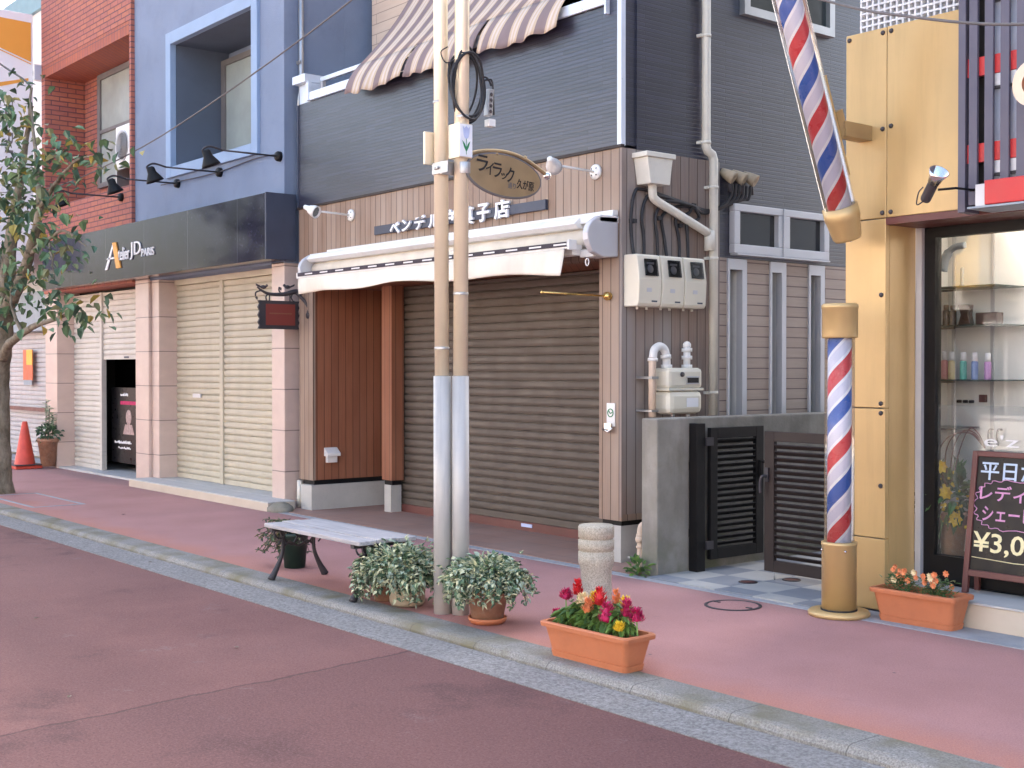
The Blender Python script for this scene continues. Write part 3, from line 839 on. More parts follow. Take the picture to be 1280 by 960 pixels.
# ------------------------------------------------------------------ pale building at the far left, its banner and street things
W = thing('white_building', (-23, 6.9, 0), 'pale white building with a grey shutter and teal roof edge at the far left', 'building')
bx('wall', 'paleplaster', W, (-29.0, -19.5, 6.96, 12, 2.7, 7.25), (-29, -22.4, 6.96, 8, -0.05, 2.7), (-19.7, -19.5, 6.96, 12, -0.05, 2.7), (-22.4, -19.7, 7.2, 8, -0.05, 2.7))
bx('roof', 'tealroof', W, (-29.3, -19.5, 6.90, 12, 7.253, 7.65))
shutter(-22.4, -19.7, 6.99, 0.06, 2.08).build('roller_shutter', 'shutgrey', W)
bx('sign_panel', 'greypanel', W, (-22.6, -19.55, 6.78, 6.955, 2.085, 2.72), bevel=0.01)
bx('threshold', 'greystrip', W, (-24, -19.46, 6.625, 6.95, -0.05, 0.03))
bx('rail', 'boardframe', W, (-22.3, -19.72, 6.86, 6.90, 0.80, 0.86), (-20.0, -19.96, 6.86, 6.97, 0.66, 0.80))
A = thing('corrugated_awning', (-21.5, 6.4, 2.8), 'cyan corrugated sheet awning glimpsed behind the tree branches', 'awning')
m = MB(); m.grid(lambda u, v: (-24.0 + 4.3 * u, 6.9 - 0.9 * v, 3.95 - 1.05 * v + 0.018 * math.sin(u * 2 * PI * 34)), 272, 1); m.build('sheet', 'sheetcyan', A, solid=0.004)
m = MB()
for x in (-23.9, -21.9, -19.8): m.tube([(x, 6.94, 3.90), (x, 6.02, 2.85)], 0.02, 8)
m.build('frame', 'white', A)
A = thing('banner_sign', (-19.55, 6.2, 3.2), 'tall white and orange banner sign with grey vertical shop lettering', 'sign')
bx('board', 'bannerwhite', A, (-19.60, -19.50, 5.50, 6.45, 3.00, 6.85), bevel=0.008)
m = MB(); m.prism([(-19.497, 5.55, 6.74), (-19.497, 5.55, 6.40), (-19.497, 5.96, 6.28), (-19.497, 6.42, 6.13), (-19.497, 6.42, 6.72)], (0.003, 0, 0)); m.build('orange_field', 'orange', A)
m = MB(); m.prism([(-19.497, 5.55, 5.58), (-19.497, 5.96, 5.70), (-19.497, 6.38, 5.84), (-19.497, 6.38, 5.88), (-19.497, 5.96, 5.76), (-19.497, 5.55, 5.64)], (0.003, 0, 0)); m.build('orange_field', 'orange', A)
m = MB(); m.prism([(-19.497, 5.55, 6.36), (-19.497, 5.96, 6.24), (-19.497, 6.42, 6.09), (-19.497, 6.42, 6.105), (-19.497, 5.96, 6.255), (-19.497, 5.55, 6.375)], (0.003, 0, 0)); m.build('orange_field', 'orange', A)
text_mesh('lettering', 'PARIS', 'greyprint', A, (-19.497, 6.03, 5.55), (0, 0, -1.05), (0, 0.12, 0), 0.003)
text_mesh('lettering', 'Atelier', 'greyprint', A, (-19.497, 5.70, 5.45), (0, 0, -1.3), (0, 0.18, 0), 0.003)
text_mesh('lettering', '美容室', 'ink', A, (-19.497, 6.05, 4.10), (0, 0.26, 0), (0, 0, 0.09), 0.003)
bx('wall_arm', 'steel', A, (-19.58, -19.52, 6.43, 6.96, 5.95, 6.0), (-19.58, -19.52, 6.43, 6.96, 3.4, 3.45))
A = thing('light_box', (-19.4, 6.45, 5.4), 'small square white light box on the brick corner beside the banner', 'sign')
bx('case', 'white', A, (-19.47, -19.43, 6.44, 6.56, 5.84, 6.10), bevel=0.012)
bx('face', 'frosted', A, (-19.429, -19.425, 6.455, 6.545, 5.86, 6.08))
A = thing('shop_poster', (-21.2, 6.85, 1.3), 'yellow and red poster on the grey shutter behind the tree trunk', 'poster')
bx('sheet', 'poster_r', A, (-21.42, -20.96, 6.90, 6.91, 1.30, 1.80))
bx('yellow_corner', 'poster_y', A, (-21.24, -20.96, 6.894, 6.899, 1.55, 1.80))
bx('caption', 'greypanel', A, (-21.38, -20.98, 6.894, 6.899, 1.22, 1.30))

C = thing('traffic_cone', (-19.25, 6.22, 0), 'red-orange traffic cone standing on the pavement by the pink column', 'traffic cone')
m = MB(); m.lathe([(0.165, 0.05), (0.15, 0.075), (0.04, 0.68), (0.032, 0.70), (0.0, 0.70)], (-19.25, 6.22, 0), 28); m.build('cone', 'conered', C)
bx('base', 'conered', C, (-19.46, -19.04, 6.02, 6.42, 0.002, 0.05), bevel=0.015)
m = MB(); m.box(-19.48, -19.02, 6.0, 6.44, 0.052, 0.066); m.build('weight_ring', 'iron', C, 0.006)

def foliage(m, c, rad, n, ln, wd, mis, up=0.35, fold=0.25, droop=0.2, outside=0.55):
    """leaves spread through an ellipsoid, pointing outwards"""
    for _ in range(n):
        while True:
            p = Vector((rnd.uniform(-1, 1), rnd.uniform(-1, 1), rnd.uniform(-1, 1)))
            if outside < p.length < 1: break
        d = Vector((p.x, p.y, p.z + up)) + Vector((rnd.uniform(-.5, .5), rnd.uniform(-.5, .5), rnd.uniform(-.5, .4)))
        q = Vector(c) + Vector((p.x * rad[0], p.y * rad[1], p.z * rad[2]))
        k = rnd.uniform(0.7, 1.25)
        m.leaf(q, d, (rnd.uniform(-.4, .4), rnd.uniform(-.4, .4), 1), ln * k, wd * k, rnd.choice(mis), fold, droop)

P = thing('potted_plant', (-19.12, 6.62, 0.03), 'terracotta pot with dark leaves and a pale sapling behind the cone', 'potted plant')
m = MB(); m.lathe([(0.10, 0.03), (0.15, 0.40), (0.165, 0.40), (0.165, 0.45), (0.14, 0.45), (0.13, 0.40), (0.0, 0.40)], (-19.05, 6.50, 0), 22); m.build('pot', 'terraclay', P)
m = MB(); foliage(m, (-19.05, 6.50, 0.52), (0.22, 0.18, 0.12), 130, 0.09, 0.05, [0, 0, 1], 0.2, outside=0.2); m.build('leaves', ['leaf_b', 'leaf_a'], P)
m = MB()
for k in range(3):
    x, y = -19.10 + 0.05 * k, 6.48 + 0.03 * k
    top = 1.0 - 0.1 * k
    m.tube([(x, y, 0.45), (x + 0.03, y, top)], 0.006, 5, 1)
    for j in range(26):
        z = 0.6 + (top - 0.58) * j / 26; an = rnd.uniform(0, 2 * PI)
        m.leaf((x + 0.02, y, z), (math.cos(an), math.sin(an), 0.5), (0, 0, 1), 0.085, 0.035, 0)
m.build('sapling', ['ivy_b', 'twig'], P)

# ------------------------------------------------------------------ street tree
T = thing('street_tree', (-15.5, 4.75, 0), 'street tree with a leaning trunk and thin leafy crown at the left kerb', 'tree')
trunks = [([(-15.62, 4.75, -0.05), (-15.60, 4.75, 0.15), (-15.62, 4.75, 0.7), (-15.66, 4.76, 1.3), (-15.52, 4.75, 1.75), (-15.40, 4.75, 2.2), (-15.3, 4.75, 2.6)], [0.19, 0.145, 0.13, 0.125, 0.12, 0.11, 0.09])]
limbs = [([(-15.45, 4.75, 1.62), (-15.15, 4.72, 1.77), (-14.75, 4.70, 1.86), (-14.15, 4.70, 1.97), (-13.4, 4.7, 2.03), (-12.93, 4.7, 2.09)], [0.060, 0.052, 0.044, 0.032, 0.020, 0.010]),
         ([(-14.6, 4.70, 1.88), (-14.75, 4.68, 2.05), (-14.85, 4.65, 2.25), (-14.8, 4.65, 2.45)], [0.024, 0.02, 0.014, 0.008]),
         ([(-15.4, 4.75, 2.15), (-14.82, 4.75, 2.50), (-14.40, 4.72, 2.80), (-14.02, 4.7, 3.25), (-14.1, 4.7, 3.7), (-14.3, 4.7, 4.5)], [0.085, 0.07, 0.055, 0.042, 0.026, 0.010]),
         ([(-14.40, 4.72, 2.78), (-13.9, 4.75, 2.9), (-13.4, 4.75, 2.95), (-12.8, 4.75, 2.75)], [0.030, 0.022, 0.014, 0.006]),
         ([(-14.02, 4.7, 3.25), (-13.6, 4.75, 3.5), (-13.0, 4.75, 3.65), (-12.3, 4.75, 3.6)], [0.03, 0.022, 0.015, 0.006]),
         ([(-15.3, 4.75, 2.55), (-15.2, 4.8, 3.3), (-14.95, 4.85, 4.0), (-14.7, 4.85, 4.7)], [0.09, 0.06, 0.035, 0.012]),
         ([(-15.3, 4.75, 2.5), (-15.9, 4.7, 3.1), (-16.5, 4.6, 3.7)], [0.07, 0.045, 0.015]),
         ([(-13.9, 4.75, 2.9), (-13.7, 4.72, 2.7), (-13.55, 4.70, 2.45)], [0.014, 0.010, 0.005])]
m = MB()
for p, r in trunks + limbs:
    sp = spline(p, 5); rr = []
    for i in range(len(sp)):
        q = i / (len(sp) - 1) * (len(r) - 1); a = int(min(q, len(r) - 2)); rr.append(r[a] + (r[a + 1] - r[a]) * (q - a))
    m.tube([v + Vector((rnd.uniform(-1, 1), rnd.uniform(-1, 1), 0)) * 0.008 for v in sp], rr, 12)
for z in (0.22, 0.95, 1.42): m.ball((-15.53, 4.65, z), 0.065, 8, sq=(0.9, 0.7, 1.3))
m.build('trunk', 'bark', T)
m = MB()
def cluster(c, n, r, ln=0.125):
    for _ in range(n):
        p = Vector(c) + Vector((rnd.gauss(0, r), rnd.gauss(0, r), rnd.gauss(0, r * 0.85)))
        d = Vector((rnd.uniform(-1, 1), rnd.uniform(-1, 1), rnd.uniform(-1.1, 0.25)))
        k = rnd.uniform(0.65, 1.25)
        m.leaf(p, d, (rnd.uniform(-.5, .5), rnd.uniform(-.5, .5), 1), ln * k, ln * 0.62 * k, rnd.choices((0, 1, 2, 3), (0.48, 0.30, 0.07, 0.15))[0], 0.18, 0.25)
for x, z, n in ((-14.79, 4.33, 26), (-14.12, 4.09, 9), (-15.09, 4.00, 26), (-14.53, 3.75, 30), (-13.74, 3.74, 22), (-13.37, 3.86, 14), (-12.91, 3.71, 18), (-12.32, 3.62, 17), (-13.62, 3.30, 20), (-14.26, 3.45, 34), (-14.95, 3.34, 34), (-14.01, 2.99, 28), (-13.27, 2.92, 15), (-12.9, 2.74, 8), (-13.51, 2.69, 12), (-13.76, 2.53, 14), (-14.96, 2.70, 22), (-14.82, 2.41, 26), (-14.28, 2.30, 16), (-15.11, 2.15, 26), (-13.39, 2.34, 7), (-13.16, 2.08, 12), (-12.77, 2.12, 17), (-12.59, 2.04, 14), (-14.65, 4.76, 9), (-14.38, 4.58, 8), (-15.08, 4.55, 14), (-13.38, 3.48, 18), (-12.05, 3.56, 8), (-14.6, 3.05, 18), (-15.6, 3.5, 40), (-15.9, 2.9, 40), (-16.4, 3.9, 40), (-15.8, 4.5, 30)):
    for _ in range(int(n * 1.45)):
        p = Vector((x - 0.12 + rnd.gauss(0, 0.22), 4.7 + rnd.gauss(0, 0.17), z + rnd.gauss(0, 0.115)))
        d = Vector((rnd.uniform(-1, 1), rnd.uniform(-1, 1), rnd.uniform(-1.1, 0.3)))
        k = rnd.uniform(0.65, 1.3)
        m.leaf(p, d, (rnd.uniform(-.6, .6), rnd.uniform(-.6, .6), 1), 0.118 * k, 0.078 * k, rnd.choices((0, 1, 2, 3), (0.48, 0.26, 0.08, 0.18))[0], 0.16, 0.25)
m.build('crown', ['leaf_a', 'leaf_b', 'leaf_c', 'leaf_d'], T)

# ------------------------------------------------------------------ wood-fronted shop (centre)
B = thing('wood_shop', (-9.4, 6.7, 0), 'shop with dark siding above weathered vertical boards and a taupe shutter', 'building')
m = MB()
m.box(-11.87, -7.10, 6.70, 6.86, 3.20, 4.285)                     # parapet of the roof terrace
m.box(-7.10, -6.962, 6.70, 6.86, 3.20, 9.0)                        # corner rising beside it
m.box(-7.10, -6.95, 6.86, 7.80, 3.175, 9.0); m.box(-7.10, -6.95, 7.80, 12.0, 2.405, 9.0)
m.build('siding_wall', 'siding', B)
bx('corner_trim', 'alublue', B, (-6.990, -6.945, 6.69, 6.735, 3.19, 9.0))
bx('corner_trim', 'navy', B, (-11.885, -11.862, 6.69, 6.75, 3.2, 4.28))
bx('siding_flashing', 'brown_alu', B, (-11.89, -6.94, 6.685, 6.72, 3.178, 3.199))
m = MB(); m.box(-11.87, -7.105, 7.62, 7.8, 4.0, 9.0); m.box(-11.87, -11.70, 7.8, 12, 4.0, 9.0); m.build('upper_wall', 'lapcream', B)
bx('terrace_floor', 'greystrip', B, (-11.86, -7.11, 6.87, 7.61, 3.9, 4.0))
w = bx('terrace_door', 'alu', B, (-9.3, -9.22, 7.585, 7.619, 4.0, 6.2), (-7.40, -7.32, 7.585, 7.619, 4.0, 6.2), (-9.22, -7.40, 7.585, 7.619, 6.12, 6.2), (-8.34, -8.28, 7.59, 7.619, 4.0, 6.12))
bx('pane', 'darkglass', w, (-9.22, -8.34, 7.60, 7.612, 4.0, 6.12), (-8.28, -7.40, 7.60, 7.612, 4.0, 6.12))
# coping and small terrace railing
m = MB()
m.box(-11.62, -7.12, 6.672, 6.698, 4.288, 4.375)
m.box(-11.90, -11.64, 6.64, 6.86, 4.49, 4.575); m.box(-11.87, -11.64, 6.71, 6.85, 4.29, 4.488); m.box(-11.645, -11.60, 6.66, 6.70, 4.29, 4.488)
m.box(-11.60, -10.70, 6.80, 6.84, 4.50, 4.545)
m.build('terrace_coping', 'alublue', B, 0.004)
m = MB()
for x in (-11.58, -10.8): m.box(x, x + 0.035, 6.80, 6.84, 4.287, 4.498)
m.tube([(-11.58, 6.82, 4.42), (-10.75, 6.82, 4.42)], 0.010, 8)
m.build('terrace_railing', 'alu', B)
bx('corner_post', 'alublue', B, (-7.105, -7.085, 6.66, 6.70, 4.21, 5.0))
# boards
bx('board_front', 'woodfront', B, (-11.87, -6.952, 6.702, 6.86, 2.345, 3.176))
bx('board_pilaster', 'woodfront', B, (-11.87, -11.59, 6.702, 6.735, 0.32, 2.343))
bx('board_pilaster', 'woodfront', B, (-7.20, -6.952, 6.702, 7.36, 0.33, 2.343))
bx('board_side', 'woodside', B, (-6.972, -6.945, 6.703, 7.80, 0.38, 3.172))
bx('corner_board', 'woodside', B, (-6.962, -6.940, 6.690, 6.702, 0.36, 3.172))
bx('recess_wall', 'woodred', B, (-11.87, -11.60, 6.737, 7.70, 0.32, 2.343), (-11.87, -7.2, 7.70, 7.85, 0.32, 2.343))
bx('recess_pillar', 'woodred', B, (-11.05, -10.87, 7.21, 7.36, 0.34, 2.343))
bx('soffit', 'woodred', B, (-11.598, -7.202, 6.862, 7.695, 2.346, 2.40))
for q in ((-11.80, -11.58, 6.68, 7.70, -0.05, 0.27), (-11.02, -10.90, 7.22, 7.35, -0.05, 0.29), (-7.17, -6.975, 6.72, 7.36, -0.05, 0.29), (-6.98, -6.96, 7.362, 10.0, -0.05, 0.37), (-11.578, -11.03, 7.68, 7.82, -0.05, 0.318)): bx('plinth', 'plinth', B, q)
bx('sill_gap', 'black', B, (-11.84, -11.61, 6.73, 7.69, 0.27, 0.32), (-7.19, -6.98, 6.73, 7.36, 0.29, 0.33), (-11.03, -10.89, 7.23, 7.34, 0.29, 0.34))
shutter(-10.98, -7.21, 7.39, 0.09, 2.343).build('roller_shutter', 'shutbrown', B)
bx('shutter_rail', 'boardframe', B, (-10.98, -7.21, 7.365, 7.43, 0.010, 0.088))
bx('shutter_guide', 'brown_alu', B, (-11.0, -10.955, 7.352, 7.378, 0.012, 2.343), (-7.245, -7.205, 7.352, 7.378, 0.012, 2.343))
bx('shutter_plate', 'tulip_l', B, (-8.95, -8.80, 7.355, 7.364, 0.045, 0.075))
# side wall of pale boards with slot windows
m = MB()
sl = [(7.905, 8.115), (8.44, 8.625), (8.96, 9.155)]
ys = [7.802] + [v for q in sl for v in q] + [12.0]
for i in range(0, len(ys), 2): m.box(-7.10, -6.952, ys[i], ys[i + 1], 0.372, 2.402)
for a, b in sl: m.box(-7.10, -6.952, a, b, 0.372, 0.80)
m.build('side_boards', 'lap', B)
for a, b in sl:
    w = bx('slot_window', 'alu', B, (-7.0, -6.935, a - 0.012, a + 0.012, 0.80, 2.398), (-7.0, -6.935, b - 0.045, b + 0.012, 0.80, 2.398), (-7.0, -6.935, a + 0.012, b - 0.045, 2.31, 2.398), (-7.0, -6.935, a + 0.012, b - 0.045, 0.80, 0.86))
    bx('pane', 'slotglass', w, (-7.08, -7.07, a + 0.02, b - 0.035, 0.86, 2.32))
    bx('inner_jamb', 'white', w, (-7.068, -7.002, b - 0.043, b - 0.012, 0.86, 2.31))
w = bx('hopper_window', 'alu', B, (-6.948, -6.885, 7.915, 9.165, 2.785, 2.845), (-6.948, -6.885, 7.915, 9.165, 2.44, 2.515), (-6.948, -6.885, 7.915, 7.985, 2.515, 2.785), (-6.948, -6.885, 8.475, 8.625, 2.515, 2.785), (-6.948, -6.885, 9.095, 9.165, 2.515, 2.785), bevel=0.006)
bx('lower_track', 'alu', w, (-6.948, -6.865, 7.93, 9.15, 2.425, 2.438), (-6.884, -6.875, 8.53, 8.55, 2.44, 2.845))
bx('pane', 'darkglass', w, (-6.946, -6.935, 7.985, 8.475, 2.515, 2.785), (-6.946, -6.935, 8.625, 9.095, 2.515, 2.785))
w = bx('upper_window', 'alu', B, (-6.948, -6.89, 8.04, 9.24, 4.41, 4.48), (-6.948, -6.89, 8.04, 8.11, 4.48, 5.5), (-6.948, -6.89, 8.60, 8.68, 4.48, 5.5), (-6.948, -6.89, 9.17, 9.24, 4.48, 5.5), (-6.948, -6.89, 8.04, 9.24, 5.5, 5.57))
w.data.materials[0] = MT['steel']
bx('pane', 'slotglass', w, (-6.946, -6.935, 8.11, 8.60, 4.48, 5.5), (-6.946, -6.935, 8.68, 9.17, 4.48, 5.5))
bx('rear_wall', 'paleplaster', B, (-11.87, -7.10, 11.8, 12, -0.05, 9))
bx('roof', 'tealroof', B, (-11.9, -6.93, 7.6, 12.05, 9.001, 9.1))

# plaque with the shop's name
Q = thing('name_plaque', (-9.1, 6.68, 2.83), 'narrow dark name plaque with white raised characters on the board front', 'sign')
bx('plate', 'navy', Q, (-10.36, -7.81, 6.672, 6.700, 2.785, 2.868), bevel=0.003)
chars = [('ベ', -10.06, -9.90, 2.765, 2.875), ('ン', -9.86, -9.71, 2.775, 2.885), ('デ', -9.65, -9.48, 2.77, 2.90), ('ル', -9.43, -9.26, 2.77, 2.89), ('洋', -9.20, -8.98, 2.75, 2.91), ('菓', -8.95, -8.75, 2.75, 2.91), ('子', -8.70, -8.53, 2.755, 2.915), ('店', -8.46, -8.26, 2.76, 2.92)]
for ch, a, b, z0, z1 in chars:
    text_mesh('character', ch, 'ltwhite', Q, (a, 6.671, z0), (b - a, 0, 0), (0, 0, z1 - z0), 0.02, bold=0.03)

# striped terrace awning
A = thing('striped_awning', (-9.1, 6.9, 4.2), 'brown and tan striped awning hanging over the roof terrace rail', 'awning')
X0, X1, ZT = -10.72, -7.56, 5.75
NS = 118
def smat(i, j=0):
    k = i % 9
    return 0 if k < 4 else (1 if k in (4, 6) else (2 if k in (5, 7) else 1))
def sag(u): return 0.035 * math.sin(u * PI * 3) - 0.02 * math.cos(u * 2 * PI * 2.3)
m = MB()
m.grid(lambda u, v: (X0 + (X1 - X0) * u, 6.74 + 0.88 * v, 4.51 + (ZT - 4.51) * v - 0.10 * math.sin(PI * v)), NS, 8, mfun=smat)
m.build('canopy', ['stripe_dark', 'stripe_tan', 'stripe_light'], A, solid=0.003)
segs = [(0.0, 0.312), (0.322, 0.655), (0.668, 1.0)]
for si, (a, b) in enumerate(segs):
    m = MB(); n = int(NS * (b - a))
    i0 = int(NS * a)
    def vf(u, v, a=a, b=b, si=si):
        uu = a + (b - a) * u
        wv = 0.018 * math.sin(uu * 40) * v + 0.012 * math.sin(uu * 93 + si) * v * v
        kn = 0.03 * math.sin(PI * v)
        return (X0 + (X1 - X0) * uu - 0.03 * v, 6.735 - 0.16 * v + wv - kn, 4.505 - 0.31 * v - 0.03 * math.sin(u * PI) * v + 0.012 * math.sin(uu * 70) * v)
    m.grid(vf, n, 6, mfun=lambda i, j, i0=i0: smat(i + i0))
    m.build('valance', ['stripe_dark', 'stripe_tan', 'stripe_light'], A, solid=0.003)
m = MB(); m.tube([(X0, 6.76, 4.485), (X1, 6.76, 4.485)], 0.014, 8); m.tube([(X0 + 0.05, 6.77, 4.48), (X0 + 0.05, 7.61, 4.75)], 0.012, 8); m.tube([(X1 - 0.05, 6.77, 4.48), (X1 - 0.05, 7.61, 4.75)], 0.012, 8)
m.build('frame', 'steel', A)

# cream shopfront awning, rolled in
A = thing('shop_awning', (-9.3, 6.6, 2.5), 'rolled-in cream canvas shop awning with a white cassette above the taupe shutter', 'awning')
m = MB(); m.box(-11.30, -6.98, 6.50, 6.70, 2.60, 2.655); m.prism([(-11.27, 6.50, 2.655), (-11.27, 6.44, 2.60), (-11.27, 6.48, 2.57), (-11.27, 6.60, 2.56), (-11.27, 6.70, 2.595), (-11.27, 6.70, 2.655)], (4.07, 0, 0)); m.box(-11.2, -6.985, 6.64, 6.699, 2.657, 2.70)
m.build('cassette', 'white', A, 0.006)
def arc(cx, cz, r, a0, a1, n=8): return [(cx + r * math.cos(a0 + (a1 - a0) * i / n), cz + r * math.sin(a0 + (a1 - a0) * i / n)) for i in range(n + 1)]
prof = [(6.70, 2.652), (6.50, 2.645)] + [(6.38 + 0.0 + 0.13 - 0.13 * math.cos(t), 2.50 + 0.13 * math.sin(t)) for t in (0.9, 0.5, 0.1, -0.3, -0.6)] + [(6.44, 2.37), (6.55, 2.335), (6.70, 2.345)]
m = MB(); m.prism([(-7.04, y - 0.005, z) for y, z in prof], (0.06, 0, 0)); m.build('end_cap', 'alu', A, 0.01)
m = MB(); m.prism([(-11.33, y - 0.005, z) for y, z in prof], (0.05, 0, 0)); m.build('end_cap', 'alu', A, 0.01)
m = MB(); m.lathe([(0.075, 0), (0.075, 4.20)], (-11.27, 6.58, 2.50), 18, axis=(1, 0, 0)); m.build('roll', 'cloth', A)
m = MB(); m.box(-11.24, -7.15, 6.33, 6.40, 2.40, 2.452); m.box(-11.26, -11.24, 6.325, 6.405, 2.395, 2.458); m.box(-7.152, -7.13, 6.325, 6.405, 2.39, 2.468)
m.build('front_bar', 'white', A, 0.005)
m = MB()
m.grid(lambda u, v: (-11.23 + 4.07 * u, 6.322, 2.416 + 0.036 * v), 28, 3, mfun=lambda i, j: 1 if (i % 2 and j == 1) else 0, sm=False); m.build('lacing_band', ['lace_dark', 'white'], A, solid=0.005)
m = MB()
def vf(u, v):
    drop = 0.165 - 0.03 * math.sin(PI * u) + 0.03 * u
    w = 0.012 * math.sin(u * 23) * v + 0.03 * v * v * math.sin(u * 9 + 1)
    pinch = 0.02 * math.exp(-((u - 0.06) / 0.03) ** 2) + 0.02 * math.exp(-((u - 0.93) / 0.02) ** 2)
    return (-11.23 + 4.04 * u + 0.02 * v, 6.335 - 0.035 * v + w + pinch * v, 2.402 - drop * v + 0.014 * math.sin(u * 17) * v)
m.grid(vf, 90, 8)
m.build('valance', 'cloth', A, solid=0.004)
m = MB()
m.tube([(-7.25, 6.42, 2.43), (-8.9, 6.52, 2.42)], 0.024, 8); m.tube([(-7.12, 6.60, 2.40), (-8.9, 6.52, 2.43)], 0.024, 8); m.box(-7.42, -7.20, 6.42, 6.52, 2.36, 2.44); m.box(-7.20, -7.05, 6.50, 6.68, 2.345, 2.40)
m.tube([(-11.1, 6.42, 2.43), (-9.8, 6.52, 2.42)], 0.024, 8)
m.build('folding_arm', 'white', A)
m = MB(); m.tube([(-7.075 + 0.018 * math.cos(a), 6.46, 2.30 + 0.028 * math.sin(a)) for a in [i * 2 * PI / 14 for i in range(15)]], 0.005, 6); m.build('crank_ring', 'white', A)

# two white spot lamps on the boards
def spotlamp(x, ang, label):
    t = thing('spot_lamp', (x, 6.70, 3.02), label, 'lamp', 'white spot lamps on the wooden board front')
    m = MB(); m.lathe([(0.0, -0.035), (0.035, -0.03), (0.058, -0.02), (0.06, 0.0)], (x, 6.70, 3.02), 20, axis=(0, 1, 0)); m.build('wall_plate', 'lampwhite', t)
    m = MB()
    for a in (0.8, 2.4, 3.9, 5.5): m.lathe([(0, -0.031), (0.006, -0.029), (0.006, -0.02)], (x + 0.036 * math.cos(a), 6.697, 3.02 + 0.036 * math.sin(a)), 8, axis=(0, 1, 0))
    m.build('screw', 'iron', t)
    m = MB(); m.tube([(x, 6.67, 3.02), (x, 6.33, 3.03)], 0.009, 10); m.ball((x, 6.31, 3.03), 0.022, 10); m.build('arm', 'lampwhite', t)
    ax = Vector(ang).normalized(); c = Vector((x, 6.25, 3.035))
    m = MB(); m.lathe([(0.0, -0.10), (0.022, -0.10), (0.028, -0.05), (0.042, -0.03), (0.058, 0.02), (0.062, 0.06), (0.056, 0.06), (0.05, 0.035)], c, 20, axis=ax); m.build('head', 'lampwhite', t)
    m = MB(); m.lathe([(0.0, 0.040), (0.054, 0.042)], c, 20, axis=ax); m.build('lens', 'lens', t)
spotlamp(-10.81, (0.75, 0.30, -0.35), 'white spot lamp near the drainpipe end of the boards, its lens turned sideways')
spotlamp(-7.23, (-0.55, 0.75, -0.25), 'white spot lamp beside the shop corner, its head behind the oval sign')

# brass rod, door tag, vent, hanging sign
A = thing('brass_rod', (-7.08, 6.70, 2.05), 'thin brass flag rod with a round knob on the corner boards', 'rod')
m = MB(); m.ball((-7.08, 6.672, 2.05), 0.034, 16); m.lathe([(0.03, 0.0), (0.03, -0.01)], (-7.08, 6.701, 2.05), 16, axis=(0, 1, 0)); m.build('knob', 'brass', A)
m = MB(); m.tube([(-7.08, 6.66, 2.05), (-7.08, 6.02, 2.055)], 0.007, 8); m.ball((-7.08, 6.015, 2.055), 0.012, 8); m.ball((-7.08, 6.25, 2.053), 0.010, 8); m.build('rod', 'brass', A)
A = thing('door_tag', (-7.06, 6.70, 1.05), 'small white tag with a green ring and a steel latch on the corner boards', 'tag')
bx('plate', 'white', A, (-7.105, -7.015, 6.690, 6.700, 1.05, 1.23), bevel=0.003)
m = MB(); m.tube([(-7.06 + 0.03 * math.cos(a), 6.688, 1.155 + 0.03 * math.sin(a)) for a in [i * 2 * PI / 20 for i in range(21)]], 0.004, 6); m.tube([(-7.085, 6.688, 1.175), (-7.06, 6.688, 1.15), (-7.04, 6.688, 1.16)], 0.004, 6); m.build('ring_mark', 'tulip_g', A)
m = MB(); m.box(-7.10, -7.03, 6.66, 6.69, 1.03, 1.075); m.tube([(-7.12, 6.665, 1.03), (-7.05, 6.655, 1.01), (-7.02, 6.665, 1.04)], 0.010, 8); m.build('latch', 'chrome', A)
A = thing('wall_vent', (-11.60, 6.95, 0.5), 'small white hooded vent low on the red-brown recess boards', 'vent')
m = MB(); m.box(-11.599, -11.555, 6.86, 6.98, 0.50, 0.58); m.prism([(-11.599, 6.84, 0.66), (-11.52, 6.84, 0.60), (-11.52, 6.84, 0.57), (-11.599, 6.84, 0.57)], (0, 0.16, 0)); m.build('hood', 'white', A, 0.004)
A = thing('hanging_sign', (-11.76, 6.70, 2.1), 'brick red hanging shop sign under a dark iron branch bracket with birds', 'sign')
m = MB(); zz = [1.905, 1.94, 1.975, 2.01, 2.05, 2.09, 2.13, 2.165, 2.20]
left = [(-11.81, 6.175 + (0.018 if i % 2 else 0.0), z) for i, z in enumerate(zz)]; right = [(-11.81, 6.655 - (0.014 if i % 2 else 0.0), z) for i, z in enumerate(zz)]
m.prism(left + right[::-1], (0.028, 0, 0)); m.build('board', 'iron', A, 0.003)
m = MB(); m.box(-11.781, -11.774, 6.26, 6.60, 1.945, 2.165); m.build('plate', 'signred', A)
bx('gilt_line', 'faintgold', A, (-11.7735, -11.772, 6.30, 6.56, 2.060, 2.074))
m = MB()
br = spline([(-11.795, 6.69, 2.30), (-11.795, 6.60, 2.30), (-11.795, 6.50, 2.275), (-11.795, 6.40, 2.265), (-11.795, 6.30, 2.27), (-11.795, 6.22, 2.30), (-11.795, 6.17, 2.335)], 5)
m.tube(br, [0.030 - 0.021 * i / (len(br) - 1) for i in range(len(br))], 8)
m.tube(spline([(-11.79, 6.62, 2.29), (-11.75, 6.68, 2.22), (-11.70, 6.72, 2.13), (-11.69, 6.70, 2.05)], 5), [0.018] * 15 + [0.022], 8)
m.lathe([(0.0, -0.012), (0.03, -0.01), (0.035, 0.0)], (-11.69, 6.703, 2.05), 12, axis=(0, 1, 0))
